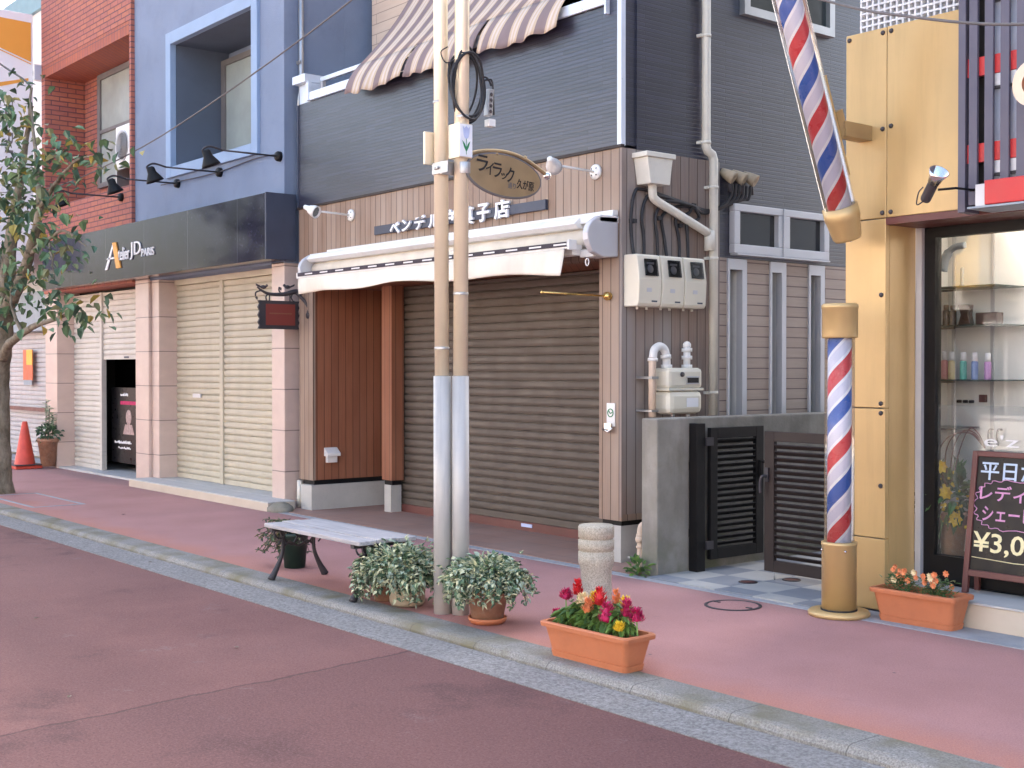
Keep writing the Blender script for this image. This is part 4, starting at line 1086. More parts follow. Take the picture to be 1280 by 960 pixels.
for q in ([(6.45, 2.27), (6.42, 2.31), (6.425, 2.345)], [(6.58, 2.28), (6.565, 2.24), (6.58, 2.21)], [(6.30, 2.27), (6.27, 2.24), (6.275, 2.20)], [(6.21, 2.30), (6.155, 2.28), (6.15, 2.24)], [(6.30, 2.275), (6.31, 2.24), (6.31, 2.20)], [(6.55, 2.27), (6.55, 2.24), (6.55, 2.20)]):
    m.tube(spline([(-11.795, y, z) for y, z in q], 4), 0.008, 6)
    m.leaf((-11.795, q[2][0], q[2][1]), (0.2, 0.5, -1), (1, 0, 0), 0.045, 0.03)
m.build('branch_bracket', 'iron', A)
for y, z, k in ((6.24, 2.325, 1), (6.52, 2.335, -1)):
    m = MB(); m.ball((-11.795, y, z + 0.012), 0.024, 10, sq=(0.8, 1.5, 0.85)); m.ball((-11.795, y + 0.038 * k, z + 0.028), 0.016, 8)
    m.prism([(-11.803, y - 0.025 * k, z + 0.02), (-11.803, y - 0.085 * k, z + 0.045), (-11.803, y - 0.08 * k, z + 0.025), (-11.803, y - 0.02 * k, z)], (0.014, 0, 0)); m.build('bird', 'iron', A)

# drains and pipes between the two fronts
A = thing('drainpipe', (-11.96, 6.75, 0), 'grey vertical drainpipe between the blue wall and the dark siding', 'pipe')
m = MB(); m.tube([(-11.955, 6.78, 0.32), (-11.955, 6.78, 7.5)], 0.027, 10); m.build('pipe', 'steel', A)
m = MB()
for z in (4.75, 4.55): m.box(-12.01, -11.925, 6.745, 6.765, z, z + 0.03)
m.tube(spline([(-11.93, 6.75, 4.45), (-11.90, 6.72, 4.38), (-11.91, 6.72, 4.27), (-11.93, 6.75, 4.18)], 5), 0.012, 6); m.build('clip', 'steel', A)
A = thing('drain_stub', (-11.94, 6.80, 0), 'short pale pipe rising from a stone at the foot of the pink column', 'pipe')
m = MB(); m.tube([(-11.93, 6.74, 0.02), (-11.93, 6.74, 0.30)], 0.032, 12); m.tube([(-11.93, 6.74, 0.10), (-11.93, 6.74, 0.115)], 0.036, 12); m.build('pipe', 'pvc', A)
A = MB().ball((-11.78, 6.42, 0.02), 0.15, 10, sq=(1.3, 0.9, 0.55)).build('corner_stone', 'conc'); tag(A, 'rough grey stone lump at the end of the cream entrance step', 'stone')

# ------------------------------------------------------------------ side wall equipment of the wood shop
A = thing('downpipe', (-6.89, 7.67, 0), 'white rainwater downpipe with a box hopper and slanted branch on the side wall', 'pipe')
XP = -6.895
m = MB(); m.tube([(XP, 7.58, 8.8), (XP, 7.58, 3.27), (XP, 7.60, 3.235), (XP, 7.65, 3.215), (XP, 7.67, 3.17), (XP, 7.67, 1.10)], 0.036, 14); m.build('pipe', 'pvc', A)
for y, z in ((7.58, 4.15), (7.58, 3.30), (7.67, 2.38), (7.67, 1.30), (7.67, 2.95)):
    m = MB(); m.tube([(XP, y, z - 0.012), (XP, y, z + 0.012)], 0.040, 14); m.box(-6.945, XP, y - 0.06, y - 0.035, z - 0.012, z + 0.012)
    m.build('clip', 'pvc', A)
m = MB()
m.prism([(-6.94, 6.815, 3.10), (-6.94, 7.09, 3.10), (-6.94, 7.06, 2.90), (-6.94, 6.85, 2.90)], (0.15, 0, 0)); m.box(-6.942, -6.775, 6.795, 7.11, 3.10, 3.14)
m.build('hopper', 'pvc', A, 0.006)
m = MB(); m.tube(spline([(-6.87, 6.95, 2.92), (-6.87, 6.95, 2.84), (-6.875, 6.99, 2.79), (-6.885, 7.2, 2.72), (-6.89, 7.6, 2.58)], 6), 0.034, 12); m.tube([(XP, 7.62, 2.60), (XP, 7.62, 2.44)], 0.043, 12); m.build('branch_pipe', 'pvc', A)

def emeter(y, label):
    t = thing('electricity_meter', (-6.94, y, 1.96), label, 'meter', 'ivory electricity meters in a row on the side boards')
    m = MB()
    pr = [(-6.944, 1.965), (-6.80, 1.965), (-6.785, 1.99), (-6.775, 2.17), (-6.80, 2.345), (-6.81, 2.36), (-6.944, 2.36)]
    m.prism([(x, y, z) for x, z in pr], (0, 0.240, 0)); m.build('case', 'offwhite', t, 0.008)
    m = MB(); m.obox((-6.7755, y + 0.065, 2.195), (0, 0.135, 0), (-0.0185, 0, 0.13), (0.012, 0, 0.002)); m.build('window', 'meterglass', t, 0.003)
    m = MB(); m.obox((-6.7775, y + 0.075, 2.205), (0, 0.115, 0), (-0.0155, 0, 0.11), (0.0015, 0, 0)); m.build('dial', 'dark', t)
    m = MB(); m.lathe([(0.0, 0.004), (0.03, 0.004), (0.033, 0.001)], (-6.783, y + 0.125, 2.25), 16, axis=(1, 0, 0.14)); m.box(-6.788, -6.784, y + 0.09, y + 0.165, 2.285, 2.30); m.build('dial_face', 'alu', t)
    bx('maker_label', 'navy', t, (-6.787, -6.7835, y + 0.14, y + 0.20, 2.000, 2.012))
    bx('number_label', 'alu', t, (-6.7815, -6.7775, y + 0.085, y + 0.135, 2.075, 2.105))
    m = MB(); m.tube([(-6.86, y + 0.06, 1.97), (-6.86, y + 0.06, 1.945)], 0.010, 8); m.tube([(-6.86, y + 0.16, 1.97), (-6.86, y + 0.16, 1.945)], 0.010, 8); m.build('gland', 'pvc', t)
emeter(6.715, 'ivory electricity meter closest to the shop corner, first of the row of three')
emeter(6.968, 'ivory electricity meter in the middle of the row of three')
emeter(7.221, 'ivory electricity meter beside the white downpipe, last of the row of three')

A = thing('cable_bundle', (-6.93, 7.3, 2.36), 'black cables climbing from the electricity meters to the wall hoods', 'cable')
for i, y in enumerate((6.78, 6.89, 7.04, 7.14, 7.28, 7.38)):
    top = 2.86 - 0.035 * i; x = -6.925 + 0.012 * (i % 3)
    hy = 7.88 + 0.045 * i
    m = MB(); m.tube(spline([(-6.90, y, 2.355), (x, y + 0.01 * math.sin(i * 2), 2.50), (x, y - 0.02 + 0.015 * math.cos(i), 2.66), (x, y + 0.03, top - 0.03), (x + 0.006, y + 0.12, top + 0.01), (x + 0.02, 7.35 + 0.02 * i, 2.80 - 0.008 * i), (-6.92, 7.62, 2.765 - 0.004 * i), (-6.91, hy - 0.08, 2.82 + 0.012 * i), (-6.90, hy, 2.90), (-6.885, hy, 3.0)], 6), 0.013, 8)
    m.build('cable', 'cable', A)
m = MB()
for y, z in ((6.79, 2.62), (7.06, 2.66), (7.30, 2.62), (7.45, 2.79)): m.box(-6.944, -6.895, y - 0.02, y + 0.02, z - 0.015, z + 0.015)
m.build('cable_clip', 'cable', A)
def hood(y, label):
    t = thing('cable_hood', (-6.94, y, 3.06), label, 'hood', 'beige cable entry hoods high on the dark siding')
    m = MB(); m.lathe([(0.030, -0.02), (0.040, 0.02), (0.050, 0.07), (0.055, 0.105), (0.050, 0.108), (0.0, 0.085)], (-6.945, y - 0.02, 3.095), 20, axis=(0.8, 0.45, -0.55)); m.build('cap', 'potbeige', t)
    m = MB(); m.lathe([(0.016, 0.0), (0.018, -0.10)], (-6.90, y + 0.01, 3.03), 10); m.build('neck', 'iron', t)
hood(7.86, 'beige cable entry hood half hidden behind the white downpipe')
hood(7.99, 'beige cable entry hood between its two neighbours on the dark siding')
hood(8.13, 'beige cable entry hood farthest from the white downpipe, above the hopper windows')

A = thing('gas_meter', (-6.80, 7.13, 1.13), 'ivory gas meter with bent supply pipes above the concrete wall', 'gas meter')
m = MB(); m.box(-6.88, -6.70, 6.955, 7.335, 1.34, 1.50); m.build('upper_case', 'offwhite', A, 0.03)
m = MB(); m.box(-6.885, -6.695, 6.95, 7.34, 1.325, 1.345); m.build('flange', 'offwhite', A, 0.004)
m = MB(); m.box(-6.88, -6.69, 6.96, 7.33, 1.145, 1.328); m.build('lower_case', 'offwhite', A, 0.045)
m = MB(); m.box(-6.699, -6.692, 7.16, 7.28, 1.385, 1.425); m.build('counter', 'dark', A)
m = MB(); m.lathe([(0.0, 0.012), (0.018, 0.012), (0.02, 0.0)], (-6.700, 7.10, 1.45), 14, axis=(1, 0, 0)); m.build('seal', 'iron', A)
bx('counter_frame', 'alu', A, (-6.700, -6.694, 7.15, 7.29, 1.375, 1.384), (-6.700, -6.694, 7.15, 7.29, 1.426, 1.435))
bx('paper_label', 'ltwhite', A, (-6.689, -6.687, 7.14, 7.27, 1.20, 1.27))
m = MB(); m.tube([(-6.80, 6.88, 1.125), (-6.80, 6.88, 1.53), (-6.80, 6.885, 1.58)], 0.030, 12); m.build('supply_pipe', 'pinkpipe', A)
m = MB(); m.tube(spline([(-6.80, 6.885, 1.575), (-6.80, 6.90, 1.635), (-6.80, 6.955, 1.665), (-6.80, 7.01, 1.64), (-6.80, 7.03, 1.58), (-6.80, 7.035, 1.50)], 6), 0.032, 12)
for a, b, r in (((-6.80, 6.884, 1.55), (-6.80, 6.885, 1.575), 0.040), ((-6.80, 7.025, 1.60), (-6.80, 7.028, 1.57), 0.042), ((-6.80, 7.035, 1.525), (-6.80, 7.035, 1.495), 0.044)): m.tube([a, b], r, 10)
m.build('inlet_elbow', 'white', A)
m = MB(); m.tube([(-6.80, 7.26, 1.49), (-6.80, 7.26, 1.66)], 0.028, 12)
for z in (1.51, 1.58, 1.64): m.tube([(-6.80, 7.26, z - 0.015), (-6.80, 7.26, z + 0.015)], 0.042, 8)
m.ball((-6.80, 7.26, 1.675), 0.034, 10); m.build('outlet_stub', 'white', A)
m = MB(); m.box(-6.94, -6.77, 6.845, 6.915, 1.415, 1.435); m.box(-6.94, -6.77, 6.845, 6.915, 1.165, 1.18); m.build('pipe_clamp', 'steel', A)
m = MB(); m.tube([(-6.75, 7.05, 1.15), (-6.75, 7.05, 1.12)], 0.016, 8); m.tube([(-6.75, 7.22, 1.15), (-6.75, 7.22, 1.115)], 0.016, 8); m.build('foot', 'steel', A)

A = thing('gas_pipe', (-6.68, 6.62, 0), 'short beige gas pipe with a valve between the plinth and concrete wall', 'pipe')
m = MB(); m.tube(spline([(-6.70, 6.66, 0.0), (-6.70, 6.66, 0.20), (-6.70, 6.66, 0.29), (-6.695, 6.675, 0.325), (-6.69, 6.72, 0.335), (-6.69, 6.8, 0.335)], 5), 0.028, 12); m.build('pipe', 'pinkpipe', A)
m = MB(); m.ball((-6.70, 6.655, 0.225), 0.040, 12, sq=(1, 1, 0.9)); m.tube([(-6.70, 6.66, 0.245), (-6.70, 6.66, 0.262)], 0.036, 10); m.tube([(-6.70, 6.66, 0.16), (-6.70, 6.66, 0.175)], 0.036, 10); m.build('valve', 'pinkpipe', A)
m = MB(); m.box(-6.80, -6.62, 6.62, 6.64, 0.075, 0.09); m.build('clamp', 'steel', A)

# ------------------------------------------------------------------ low concrete wall, gate, passage
m = MB(); m.box(-6.545, -6.385, 6.51, 11.2, -0.05, 1.135); m.build('concrete_wall', 'conc', bevel=0.012)
tag(bpy.data.objects['concrete_wall'], 'low stained concrete garden wall beside the black gate', 'wall')
A = thing('weed', (-6.46, 6.44, 0), 'small green weed at the foot of the concrete wall end', 'weed')
m = MB(); foliage(m, (-6.50, 6.44, 0.05), (0.075, 0.05, 0.06), 46, 0.065, 0.035, [0, 1], 0.6, outside=0.1); m.build('leaves', ['mid_leaf', 'bright_leaf'], A)

G = thing('left_gate', (-6.35, 6.9, 0), 'black louvred gate leaf swung open against the concrete wall with its post', 'gate')
G.name = 'louvred_gate'; ORG['louvred_gate'] = ORG['left_gate']
bx('post', 'black', G, (-6.365, -6.285, 6.82, 6.91, 0.012, 1.095), bevel=0.004)
m = MB(); yA, yB, xa, xb = 6.965, 7.56, -6.318, -6.282
m.box(xa, xb, yA, yA + 0.075, 0.09, 1.06); m.box(xa, xb, yB - 0.085, yB, 0.09, 1.06); m.box(xa, xb, yA + 0.075, yB - 0.085, 0.98, 1.06); m.box(xa, xb, yA + 0.075, yB - 0.085, 0.09, 0.17)
m.build('frame', 'black', G, 0.003)
m = MB()
for k in range(18):
    z = 0.185 + k * 0.0445
    m.obox((xa + 0.004, yA + 0.076, z), (0.028, 0, 0.026), (0, yB - yA - 0.162, 0), (-0.004, 0, 0.006))
m.build('louvres', 'black', G)
for z in (0.93, 0.17): bx('hinge', 'iron', G, (-6.30, -6.272, 6.91, 6.985, z, z + 0.06))
m = MB(); m.box(-6.281, -6.262, 7.50, 7.53, 0.66, 0.80); m.tube(spline([(-6.265, 7.515, 0.79), (-6.235, 7.53, 0.78), (-6.235, 7.56, 0.70), (-6.25, 7.565, 0.63)], 4), 0.011, 8); m.build('handle', 'black', G)
m = MB(); m.box(-6.385, -6.366, 6.84, 6.88, 0.75, 0.81); m.box(-6.385, -6.366, 6.84, 6.88, 0.26, 0.32); m.build('wall_anchor', 'black', G)

G = thing('louvred_gate', (-5.4, 7.0, 0), 'dark brown louvred gate leaf standing closed behind the standing barber pole', 'gate')
m = MB(); ya, yb, xA, xB = 6.985, 7.02, -5.80, -4.98
m.box(xA, xA + 0.085, ya, yb, 0.07, 1.055); m.box(xB - 0.075, xB, ya, yb, 0.07, 1.055); m.box(xA + 0.085, xB - 0.075, ya, yb, 0.985, 1.055); m.box(xA + 0.085, xB - 0.075, ya, yb, 0.07, 0.15)
m.build('frame', 'brown_alu', G, 0.003)
m = MB()
for k in range(18):
    z = 0.165 + k * 0.0452
    m.obox((xA + 0.087, yb - 0.004, z), (xB - xA - 0.164, 0, 0), (0, -0.028, 0.026), (0, 0.004, 0.006))
m.build('louvres', 'brown_alu', G)
bx('post', 'brown_alu', G, (-4.975, -4.905, 6.97, 7.04, 0.012, 1.09), bevel=0.004)
m = MB(); m.box(-5.785, -5.755, 6.968, 6.984, 0.70, 0.80); m.tube(spline([(-5.77, 6.97, 0.74), (-5.785, 6.94, 0.735), (-5.80, 6.94, 0.68), (-5.80, 6.945, 0.62)], 4), 0.011, 8); m.build('handle', 'iron', G)
m = MB(); m.tube([(-5.72, 7.0, 0.012), (-5.72, 7.0, 0.075)], 0.006, 8); m.build('drop_bolt', 'steel', G)

def cover(x, y, r, ring, z, name, label, matr, cat='manhole cover'):
    t = thing(name, (x, y, z), label, cat)
    m = MB(); m.lathe([(r - ring, 0.0005), (r - ring, 0.006), (r, 0.006), (r, 0.0004)], (x, y, z), 36); m.build('rim', 'iron', t)
    m = MB(); m.lathe([(0.0, 0.0035), (r - ring - 0.001, 0.0035)], (x, y, z), 36); m.build('lid', matr, t)
    return t
A = cover(-5.305, 6.09, 0.180, 0.020, 0.0, 'manhole_cover', 'round manhole with a black ring and pavement-coloured lid by the gate', 'pavement')
m = MB()
for s_ in (-1, 1): m.box(-5.305 + s_ * 0.13 - 0.02, -5.305 + s_ * 0.13 + 0.02, 6.08, 6.10, 0.004, 0.008)
m.build('lifting_slot', 'iron', A)
cover(-5.77, 6.78, 0.065, 0.012, 0.012, 'drain_cover', 'small round rusty drain cap on a tile between the two gate leaves', 'boardframe', 'drain cap')
cover(-5.64, 7.09, 0.065, 0.012, 0.012, 'drain_cover', 'small round rusty drain cap under the lower edge of the brown gate leaf', 'boardframe', 'drain cap')

# ------------------------------------------------------------------ barber shop (right)
B = thing('barber_shop', (-4.0, 6.68, 0), 'barber shop with cream-gold wall panels, a white lattice and a wide display window', 'building')
def panels(name, *q):
    for b in q: bx(name, 'panel', B, b, bevel=0.004)
panels('wall_panel', (-4.895, -4.598, 6.68, 6.72, 2.424, 3.592), (-4.593, -4.035, 6.68, 6.72, 2.424, 3.592), (-4.895, -4.600, 6.68, 6.72, 1.253, 2.418), (-4.895, -4.600, 6.68, 6.72, 0.446, 1.248), (-4.895, -4.600, 6.68, 6.72, 0.0, 0.441))
bx('reveal', 'panel', B, (-4.640, -4.601, 6.722, 7.00, 0.0, 2.418))
bx('backing_wall', 'bluedark', B, (-4.893, -4.645, 6.722, 6.95, -0.05, 3.588), (-4.893, -4.81, 6.951, 7.9, -0.05, 9.0), (-4.893, 1.0, 7.901, 12, -0.05, 9.0), (-4.809, 1.0, 6.951, 7.9, 2.62, 9.0), (-4.644, -4.04, 6.722, 6.95, 2.47, 3.58))
bx('soffit', 'boardframe', B, (-4.60, 1.0, 6.68, 7.06, 2.380, 2.422))
m = MB()
for x, z in ((-4.87, 3.56), (-4.625, 3.56), (-4.625, 2.97), (-4.625, 2.455), (-4.565, 3.56), (-4.565, 2.98), (-4.565, 2.455), (-4.63, 1.95), (-4.63, 1.28), (-4.63, 1.22), (-4.63, 0.77)):
    m.lathe([(0.0, -0.012), (0.012, -0.010), (0.016, 0.0)], (x, 6.681, z), 12, axis=(0, 1, 0))
m.build('bolt', 'iron', B)
m = MB()
for k in range(26): m.box(-4.87 + k * 0.0435, -4.858 + k * 0.0435, 6.79, 6.83, 3.592, 5.2)
for k in range(40): m.box(-4.87, -3.75, 6.788, 6.825, 3.61 + k * 0.041, 3.622 + k * 0.041)
m.build('lattice', 'grid', B)
bx('lattice_back', 'frosted', B, (-4.88, -3.75, 6.90, 6.95, 3.60, 5.2))
# shop window
w = bx('window', 'black', B, (-4.555, -4.480, 7.03, 7.10, 0.16, 2.378), (-4.480, 1.0, 7.03, 7.10, 2.315, 2.378), (-4.480, 1.0, 7.03, 7.10, 0.16, 0.33))
bx('frame', 'alu', w, (-4.598, -4.557, 7.0, 7.09, 0.142, 2.378))
bx('pane', 'glass', w, (-4.480, 1.0, 7.055, 7.063, 0.33, 2.315))
bx('frosted_band', 'frost', w, (-4.479, 1.0, 7.068, 7.071, 0.33, 1.27))
text_mesh('lettering', "e'z", 'ltwhite', w, (-4.155, 7.053, 1.025), (0.225, 0, 0), (0, 0, 0.07), 0.002)
bx('display_floor', 'boardframe', B, (-4.759, 1.0, 7.101, 7.20, 0.25, 0.30), (-4.759, -4.1, 7.201, 7.50, 0.25, 0.30))
bx('display_floor', 'intwhite', B, (-4.759, 1.0, 7.501, 7.619, 0.25, 0.30), (-4.099, 1.0, 7.201, 7.50, 0.25, 0.30))
bx('display_wall', 'intwhite', B, (-4.80, 1.0, 7.62, 7.65, 0.25, 2.61), (-4.80, -4.76, 7.10, 7.62, 0.30, 2.61), (-4.76, -4.60, 7.10, 7.62, 2.58, 2.61), (-4.60, 1.0, 7.10, 7.62, 2.58, 2.61))
lm = NT('lit_ceiling_lamp'); lm.b.inputs['Emission Color'].default_value = (1.0, 0.90, 0.76, 1); lm.b.inputs['Emission Strength'].default_value = 3.0
MT['lit'] = lm.m
L_ = thing('ceiling_lamp', (-4.0, 7.35, 2.58), 'lit white ceiling lamp glowing at the top of the salon display window', 'lamp')
bx('housing', 'alu', L_, (-4.30, -3.2, 7.26, 7.46, 2.545, 2.579))
bx('diffuser', 'lit', L_, (-4.28, -3.22, 7.28, 7.44, 2.525, 2.544))
bx('shop_ceiling', 'intwhite', B, (-4.56, 1.0, 7.02, 7.10, 2.422, 2.61))
m = MB()
m.box(-4.60, 1.0, 6.625, 7.03, -0.05, 0.14, 0); m.build('front_step', 'stepcream', B, 0.006)
bx('step_tiles', 'steptile', B, (-4.598, 1.0, 6.615, 7.028, 0.141, 0.152))
for z in (2.02, 1.775, 1.425, 1.115):
    x1 = -4.20 if z > 1.2 else -4.52
    s_ = bx('glass_shelf', 'shelfglass', B, (-4.75, x1, 7.25, 7.615, z - 0.008, z))
    bx('shelf_bracket', 'iron', s_, (-4.74, -4.58, 7.40, 7.42, z - 0.022, z - 0.010))
m = MB()
for x in (-4.72, -4.44): m.box(x, x + 0.02, 7.605, 7.619, 0.95, 2.4)
m.build('shelf_rail', 'alu', B)
m = MB(); m.tube(spline([(-4.42, 7.61, 1.10), (-4.42, 7.57, 1.10), (-4.42, 7.55, 1.06), (-4.42, 7.56, 1.0)], 4), 0.007, 8); m.tube(spline([(-4.36, 7.61, 1.10), (-4.36, 7.57, 1.10), (-4.36, 7.55, 1.06), (-4.36, 7.56, 1.0)], 4), 0.007, 8); m.build('wall_hook', 'iron', B)

def bottle(x, z, r, h, m1, m2, label, cap=0.32, y=7.37, group='bottles on the glass shelves of the display window'):
    t = thing('bottle', (x, y, z), label, 'bottle', group)
    m = MB(); m.lathe([(r * 0.92, 0), (r, 0.01), (r, h * (1 - cap) * 0.93), (r * 0.75, h * (1 - cap))], (x, y, z), 16); m.build('body', m1, t)
    m = MB(); m.lathe([(r * 0.80, h * (1 - cap)), (r * 0.80, h * 0.98), (r * 0.6, h), (0, h)], (x, y, z), 16); m.build('cap', m2, t)
bottle(-4.615, 1.775, 0.022, 0.135, 'b_brown', 'b_brown', 'dark brown bottle nearest the window frame on the middle shelf', 0.25)
bottle(-4.565, 1.775, 0.022, 0.130, 'b_brown', 'b_brown', 'dark brown bottle beside its twin, next to the hourglass tube', 0.25)
for i, (x, c, l) in enumerate(((-4.625, 'b_pink', 'pink bottle with a white cap on the lower glass shelf'), (-4.575, 'b_cream', 'cream-yellow bottle with a white cap on the lower glass shelf'), (-4.49, 'b_teal', 'teal green bottle with a white cap on the lower glass shelf'), (-4.41, 'b_blue', 'blue bottle with a white cap on the lower glass shelf'), (-4.32, 'b_purple', 'purple bottle with a white cap on the lower glass shelf'))):
    bottle(x, 1.425, 0.022, 0.185 - 0.004 * i, c, 'ltwhite', l)
t = thing('display_tube', (-4.35, 7.55, 1.775), 'dark hourglass-shaped tube on the middle glass shelf', 'tube')
m = MB(); m.prism([(-4.52, 7.35, 1.776), (-4.43, 7.35, 1.776), (-4.445, 7.35, 1.84), (-4.435, 7.35, 1.905), (-4.52, 7.35, 1.905), (-4.50, 7.35, 1.84)], (0, 0.05, 0)); m.build('body', 'b_brown', t, 0.004)
t = thing('display_box', (-4.15, 7.55, 1.775), 'flat dark box at the end of the middle glass shelf', 'box')
bx('body', 'b_brown', t, (-4.385, -4.235, 7.33, 7.41, 1.776, 1.850), bevel=0.006)
t = thing('display_box', (-4.3, 7.85, 1.28), 'tiny dark red box on the white display wall above the frosted band', 'box')
bx('body', 'boardframe', t, (-4.51, -4.465, 7.585, 7.618, 1.275, 1.325), bevel=0.004)
for k in range(3):
    x = -4.66 + 0.045 * k
    t = thing('display_jar', (x, 7.84, 1.27), 'tiny flat black jar in the row of three beside the dark red box', 'jar', 'tiny black jars in a row in the display')
    m = MB(); m.lathe([(0.016, 0), (0.018, 0.012), (0.015, 0.02), (0, 0.02)], (x, 7.60, 1.268), 12); m.build('body', 'ink', t)
t = thing('faucet_ornament', (-4.42, 7.6, 2.02), 'dark curved spout ornament on the top glass shelf', 'ornament')
m = MB(); m.tube(spline([(-4.66, 7.4, 2.13), (-4.64, 7.4, 2.22), (-4.58, 7.4, 2.28), (-4.50, 7.4, 2.29)], 5), [0.03] * 8 + [0.022] * 8, 10); m.lathe([(0.028, 0), (0.012, 0.02), (0.012, 0.12), (0.0, 0.13)], (-4.52, 7.4, 2.021), 12); m.build('spout', 'greypanel', t)

# flower arrangement inside the window
P = thing('flower_pot', (-4.480, 7.20, 0.30), 'clay pot of yellow flowers and curled twigs inside the display window', 'flowers')
m = MB(); m.lathe([(0.065, 0.0), (0.088, 0.27), (0.095, 0.29), (0.08, 0.29), (0.075, 0.26), (0, 0.26)], (-4.460, 7.205, 0.30), 20); m.build('pot', 'terraclay', P)
m = MB(); foliage(m, (-4.460, 7.20, 0.68), (0.17, 0.10, 0.17), 150, 0.12, 0.045, [0, 0, 1], 0.2, outside=0.2); m.build('leaves', ['leaf_a', 'mid_leaf'], P)
def rosette(m, c, r, n=3, mi=0):
    for j in range(n):
        rr = r * (1 - j * 0.28)
        for k in range(7):
            a = 2 * PI * k / 7 + j * 0.4
            d = Vector((math.cos(a), -0.6 - 0.3 * j, math.sin(a)))
            m.leaf(Vector(c), d, (0.1, -1, 0.2), rr, rr * 0.75, mi, 0.15, 0.1)
for c, r in (((-4.590, 7.10, 0.86), 0.06), ((-4.520, 7.10, 0.75), 0.05), ((-4.430, 7.10, 0.72), 0.055), ((-4.590, 7.10, 0.56), 0.055), ((-4.360, 7.10, 0.56), 0.06), ((-4.460, 7.10, 0.88), 0.05)):
    m = MB(); rosette(m, c, r); m.build('flower', 'fl_yellow', P)
m = MB()
for _ in range(70):
    m.ball((-4.460 + rnd.gauss(0, 0.07), 7.12 + abs(rnd.gauss(0, 0.015)), 0.64 + rnd.gauss(0, 0.07)), rnd.uniform(0.008, 0.014), 6)
m.build('small_blooms', 'fl_yellow', P)
m = MB()
for k in range(4):
    a = 0.5 * k
    m.tube(spline([(-4.480, 7.20, 0.7), (-4.560 + 0.05 * k, 7.2, 0.92 + 0.02 * k), (-4.480 + 0.05 * k, 7.18, 1.06 + 0.02 * k), (-4.340 + 0.02 * k, 7.2, 1.09), (-4.260, 7.24, 1.0)], 6), 0.004, 5)
m.build('twigs', 'boardframe', P)

# slatted sign on the front
Q = thing('slat_sign', (-3.4, 6.6, 2.4), 'purple-grey vertical slat sign board with red blocks and a big cream letter', 'sign')
m = MB(); m.box(-4.012, -3.968, 6.52, 6.67, 2.385, 5.0); m.build('end_plate', 'slate_slat', Q)
xs = [-3.945 + 0.0955 * k for k in range(16)]
for x in xs: bx('slat', 'slate_slat', Q, (x, x + 0.050, 6.520, 6.540, 2.42, 5.0))
bx('back_panel', 'frosted', Q, (-3.872, -2.2, 6.575, 6.60, 2.43, 5.0))
bx('dark_backing', 'dark', Q, (-3.967, -3.873, 6.60, 6.64, 2.43, 5.0))
for z in (2.66, 3.145, 3.63, 4.115):
    bx('red_bar', 'red', Q, (-3.967, -2.2, 6.542, 6.572, z, z + 0.105))
    bx('grey_bar', 'alu', Q, (-3.86, -2.2, 6.545, 6.572, z - 0.07, z - 0.003)); bx('shadow_bar', 'iron', Q, (-3.86, -2.2, 6.547, 6.572, z - 0.085, z - 0.072))
bx('lower_board', 'red', Q, (-3.79, -2.2, 6.42, 6.49, 2.40, 2.535), bevel=0.006)
bx('lower_edge', 'alu', Q, (-3.855, -3.795, 6.44, 6.49, 2.395, 2.52))
bx('lower_ledge', 'greypanel', Q, (-3.88, -2.2, 6.40, 6.66, 2.383, 2.394))
# letter C, built as a thick open ring
m = MB()
def cpt(a, r): return (-3.475 + r * math.cos(a) * 0.95, z0_ + r * math.sin(a))
z0_ = 3.01
ang = [R(38) + (R(322) - R(38)) * i / 32 for i in range(33)]
out_ = [cpt(a, 0.125) for a in ang]; in_ = [cpt(a, 0.068) for a in ang]
m.v = [(x, 6.36, z) for x, z in out_ + in_] + [(x, 6.42, z) for x, z in out_ + in_]
n = 33
for i in range(n - 1):
    m.face([i, i + n, i + n + 1, i + 1], 0); m.face([2 * n + i, 2 * n + i + 1, 3 * n + i + 1, 3 * n + i], 1)
    m.face([i, i + 1, 2 * n + i + 1, 2 * n + i], 1); m.face([n + i, 3 * n + i, 3 * n + i + 1, n + i + 1], 1)
for i in (0, n - 1): m.face([i, 2 * n + i, 3 * n + i, n + i], 1)
m.build('letter', ['cream_letter', 'letter_side'], Q)
bx('letter_standoff', 'iron', Q, (-3.59, -3.575, 6.42, 6.50, 3.0, 3.015))

A = thing('spot_light', (-3.89, 6.55, 2.48), 'black spot light with a silver reflector on a thin arm below the cream panels', 'lamp')
m = MB(); m.tube([(-3.90, 6.51, 2.50), (-3.92, 6.35, 2.50), (-4.00, 6.30, 2.495)], 0.007, 8); m.tube([(-3.72, 6.495, 2.505), (-3.92, 6.495, 2.50)], 0.008, 8); m.build('arm', 'black', A)
c = Vector((-4.045, 6.295, 2.50)); ax = Vector((0.55, -0.25, 0.62)).normalized()
m = MB(); m.lathe([(0.0, -0.075), (0.026, -0.075), (0.030, -0.06), (0.030, 0.045), (0.034, 0.05)], c, 18, axis=ax); m.tube(spline([c - ax * 0.07, c - ax * 0.10 + Vector((-.04, 0, 0)), c + Vector((-0.075, 0, -0.01)), c + Vector((-.045, 0, .02))], 5), 0.004, 6); m.build('housing', 'iron', A)
m = MB(); m.lathe([(0.034, 0.045), (0.042, 0.09), (0.058, 0.125), (0.054, 0.125), (0.03, 0.06), (0, 0.05)], c, 20, axis=ax); m.build('reflector', 'chrome', A)

